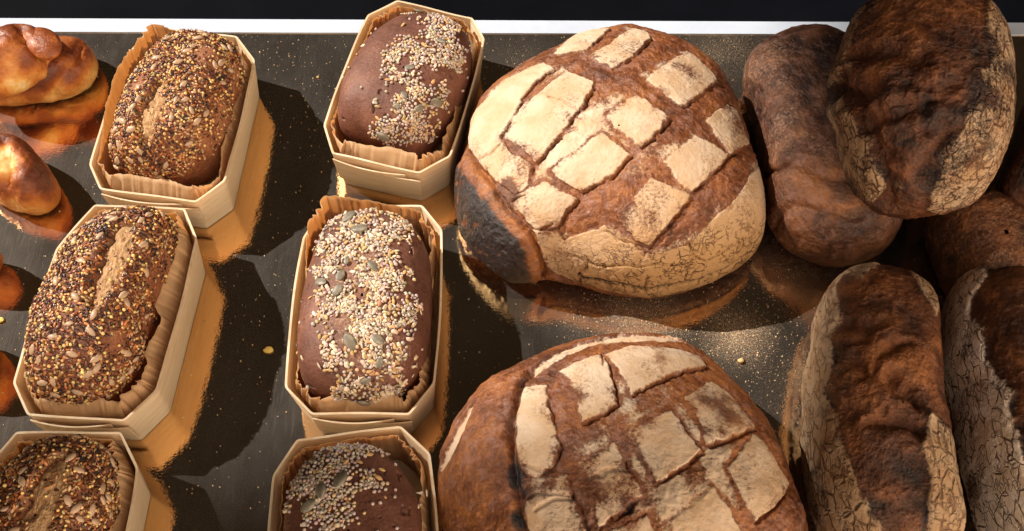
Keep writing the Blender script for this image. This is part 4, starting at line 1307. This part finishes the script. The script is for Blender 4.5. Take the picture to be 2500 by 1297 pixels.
rye_loaf(Z4([(460, 90), (380, 98), (310, 140), (260, 210), (230, 330), (205, 450), (193, 580), (198, 700), (230, 790), (300, 830), (420, 850), (540, 845), (630, 790), (680, 690), (697, 560), (700, 400), (690, 270), (650, 180), (570, 110)]),
         Z4([(300, 130), (450, 95), (580, 118), (620, 250), (640, 500), (620, 700), (590, 825), (400, 845), (290, 740), (270, 600), (290, 420), (240, 330), (240, 230)]), 431,
         "rye loaf in the centre mould, thickly covered in grains and pumpkin seeds", [(Z4([p])[0], a, s_) for p, a, s_ in [((388, 128), .3, 1.15), ((428, 172), 1.7, 1.15), ((380, 293), 0, .6), ((473, 312), .2, 1.0), ((357, 347), 2.8, .9), ((287, 370), 1.6, .95), ((345, 400), 2.6, .9), ((390, 590), 2.1, 1.15), ((495, 585), 1.0, .9), ((500, 665), 1.2, .7), ((440, 808), 2.4, 1.0), ((450, 730), .3, .7), ((535, 828), .4, 1.0)]], flakes=0.5, cover=0.85, white=1.0)
rye_loaf(Z4([(380, 972), (260, 1000), (180, 1090), (150, 1200), (140, 1400), (170, 1600), (280, 1690), (500, 1690), (640, 1600), (670, 1400), (660, 1200), (600, 1080), (500, 990)]),
         Z4([(180, 1110), (240, 1010), (400, 968), (500, 985), (500, 1150), (440, 1297), (400, 1600), (250, 1600), (170, 1297), (150, 1200)]), 461,
         "rye loaf in the shaded mould at the lower edge, bare on its right side", [(Z4([p])[0], a, s_) for p, a, s_ in [((355, 1110), .4, 1.15), ((285, 1150), .2, 1.0), ((237, 1205), 2.2, 1.0)]], flakes=0.2, cover=1.1)

# ------------------------------------------------------------------ bread rolls at the left edge


def roll(outline, h, seed, label, z0=0.0, creases=(), pale=(), zw=0.012, lean=(0, 0), knot=None):
    L = Loaf(outline, h, zw=zw, z0=z0, pr=0.85, q=0.85, tuck=0.35, nr=120, nt=320, sm=3, lean=lean)
    n_lo = fbm(L.P, 28, 3, seed); n_mid = fbm(L.P, 90, 3, seed + 3)
    d = n_lo * 0.0018 + n_mid * 0.0007 - 0.0006 * sstep(0.3, 0.9, ridge(L.P, 60, 3, seed + 8))
    tone = 0.13 + 0.32 * n_lo + 0.2 * n_mid
    for cl, dep, wd in creases:
        dl = dist_line(L.U + n_mid[:, None] * 0.001, L.u(cl))
        d -= dep * np.exp(-(dl / wd) ** 2)
        d += 0.5 * dep * np.exp(-((dl - 2.5 * wd) / (1.6 * wd)) ** 2)
        tone += 0.15 * np.exp(-(dl / (wd * 1.2)) ** 2)
    L.displace(d)
    side = sstep(np.pi / 2 * 0.62, np.pi / 2 * 0.98, L.phi)
    tone = tone + side * 0.42
    for p, r, a in pale:
        uu = L.u([p])[0]
        tone = tone + a * np.exp(-(np.hypot(L.U[:, 0] - uu[0], L.U[:, 1] - uu[1]) / r) ** 2)
    o = L.build("bread_roll", M_roll, dict(tone=np.clip(tone, 0.02, 1.1)))
    tag(o, label, "bread roll", "glazed rolls at the left edge")
    if knot:
        kp, r3, rot, up = knot
        i = L.vert(kp)
        V, Fc = ellipsoid(28, 40)
        nz_ = fbm(V, 1.5, 3, seed + 9)
        V = V * (1 + 0.06 * nz_)[:, None] * np.array(r3)
        c_, s_ = math.cos(rot), math.sin(rot)
        V = np.stack([V[:, 0] * c_ - V[:, 1] * s_, V[:, 0] * s_ + V[:, 1] * c_, V[:, 2]], -1)
        P = L.P[i] - np.array([0, 0, L.z0])
        V = V + P + np.array([0, 0, up])
        mesh("knot", V, Fc, M_roll, parent=o, attrs=dict(tone=np.clip(0.32 + 0.25 * nz_, 0, 1)))
    return L


roll(Z1([(300, 195), (400, 195), (480, 235), (540, 300), (560, 390), (520, 480), (420, 545), (250, 580), (60, 600), (-100, 590), (-160, 480), (-100, 330), (60, 230)]), 0.032, 501,
     "glazed roll lying underneath another at the upper left edge", creases=[(Z1([(300, 520), (360, 430), (430, 330), (460, 260)]), 0.0022, 0.003)], pale=[(Z1([(400, 215)])[0], .01, .35)])
roll(Z1([(-100, 160), (0, 155), (130, 150), (220, 150), (285, 190), (330, 250), (342, 310), (320, 390), (260, 445), (130, 520), (0, 575), (-140, 560), (-230, 420), (-200, 250)]), 0.034, 521,
     "glazed knotted roll on top of another at the upper left edge", z0=0.024, creases=[(Z1([(110, 165), (150, 230), (210, 310), (260, 330), (320, 270)]), 0.004, 0.0028), (Z1([(0, 420), (60, 330), (110, 240)]), .002, .004)], pale=[(Z1([(20, 420)])[0], .014, .45)],
     knot=(Z1([(222, 240)])[0], (0.0205, 0.0145, 0.0085), -0.75, -0.003))
roll(Z1([(0, 752), (80, 765), (160, 810), (230, 890), (300, 980), (345, 1070), (350, 1140), (300, 1195), (200, 1218), (100, 1190), (-20, 1140), (-130, 1050), (-170, 900), (-100, 780)]), 0.038, 541,
     "single glazed roll between the two left moulds with pale twisted seam", creases=[(Z1([(40, 1040), (60, 980), (50, 880), (10, 790)]), 0.003, 0.003), (Z1([(80, 1160), (90, 1090)]), .0015, .003)], pale=[(Z1([(15, 940)])[0], .009, .7), (Z1([(10, 840)])[0], .007, .5)])
roll([(-160, 600), (-80, 578), (-20, 590), (8, 615), (12, 645), (0, 668), (-60, 700), (-150, 700), (-210, 650)], 0.034, 561,
     "sliver of a glazed roll just showing at the left edge beside the middle mould", zw=0.016)
roll([(-170, 810), (-90, 795), (-30, 810), (-6, 850), (-4, 900), (-40, 945), (-120, 960), (-200, 920), (-220, 860)], 0.036, 581,
     "roll outside the left edge, known by its reflection beside the middle mould", zw=0.016)

# ------------------------------------------------------------------ crumbs
def crumb(px, py, r, mat, label, seed, flat=0.5):
    V, Fc = ellipsoid(10, 14)
    V = V * (1 + 0.35 * fbm(V, 2.2, 3, seed))[:, None] * np.array([r, r * 0.85, r * flat])
    V[:, 2] = V[:, 2] - V[:, 2].min()
    p = at(px, py, 0)
    return tag(mesh("crumb", V, Fc, mat, loc=(p[0], p[1], 0.0003)), label, "crumb", "crumbs on the gold board")


crumb(656, 855, 0.0034, M_pale, "flat yellow flake lying in the dark between the two rows of moulds", 3, 0.18)
crumb(1808, 883, 0.0024, M_crumb, "tan crumb on the board between the front round loaf and the long loaf", 5)
crumb(2, 783, 0.003, M_pale, "orange scrap on the board at the left edge beside the middle mould", 7, 0.3)
crumb(776, 190, 0.0012, M_crumb, "tiny crumb between the two farthest moulds", 9)

n = 2300
XY = np.column_stack([rng.uniform(-0.46, 0.40, n), rng.uniform(0.26, 0.735, n)])
cl = []
for (px, py, s_, k) in [(1560, 800, 0.025, 420), (1820, 830, 0.03, 500), (1250, 170, 0.04, 160), (720, 130, 0.05, 200), (1950, 760, 0.04, 200), (1450, 760, 0.02, 150), (560, 800, 0.06, 60)]:
    p = at(px, py, 0)[:2]
    cl.append(p + rng.normal(0, s_, (k, 2)))
XY = np.concatenate([XY] + cl)
XY = XY[(XY[:, 1] < 0.73)]
k = len(XY)
P = np.column_stack([XY, np.full(k, 0.0002)])
r = np.abs(rng.normal(0.00016, 0.00014, k)) + 0.00009
V, Fc, Cc = scatter(P, np.tile([0, 0, 1.0], (k, 1)), ellipsoid(4, 5), np.stack([r * 1.4, r, r * 0.6], -1), rng.random(k) * 6.28, colr(k, (0.70, 0.52, 0.32), 0.25), 0.1)
tag(mesh("loose_flour", V, Fc, M_flakes, cols=Cc), "fine flour and crumb specks strewn over the gold board", "flour", kind='stuff')
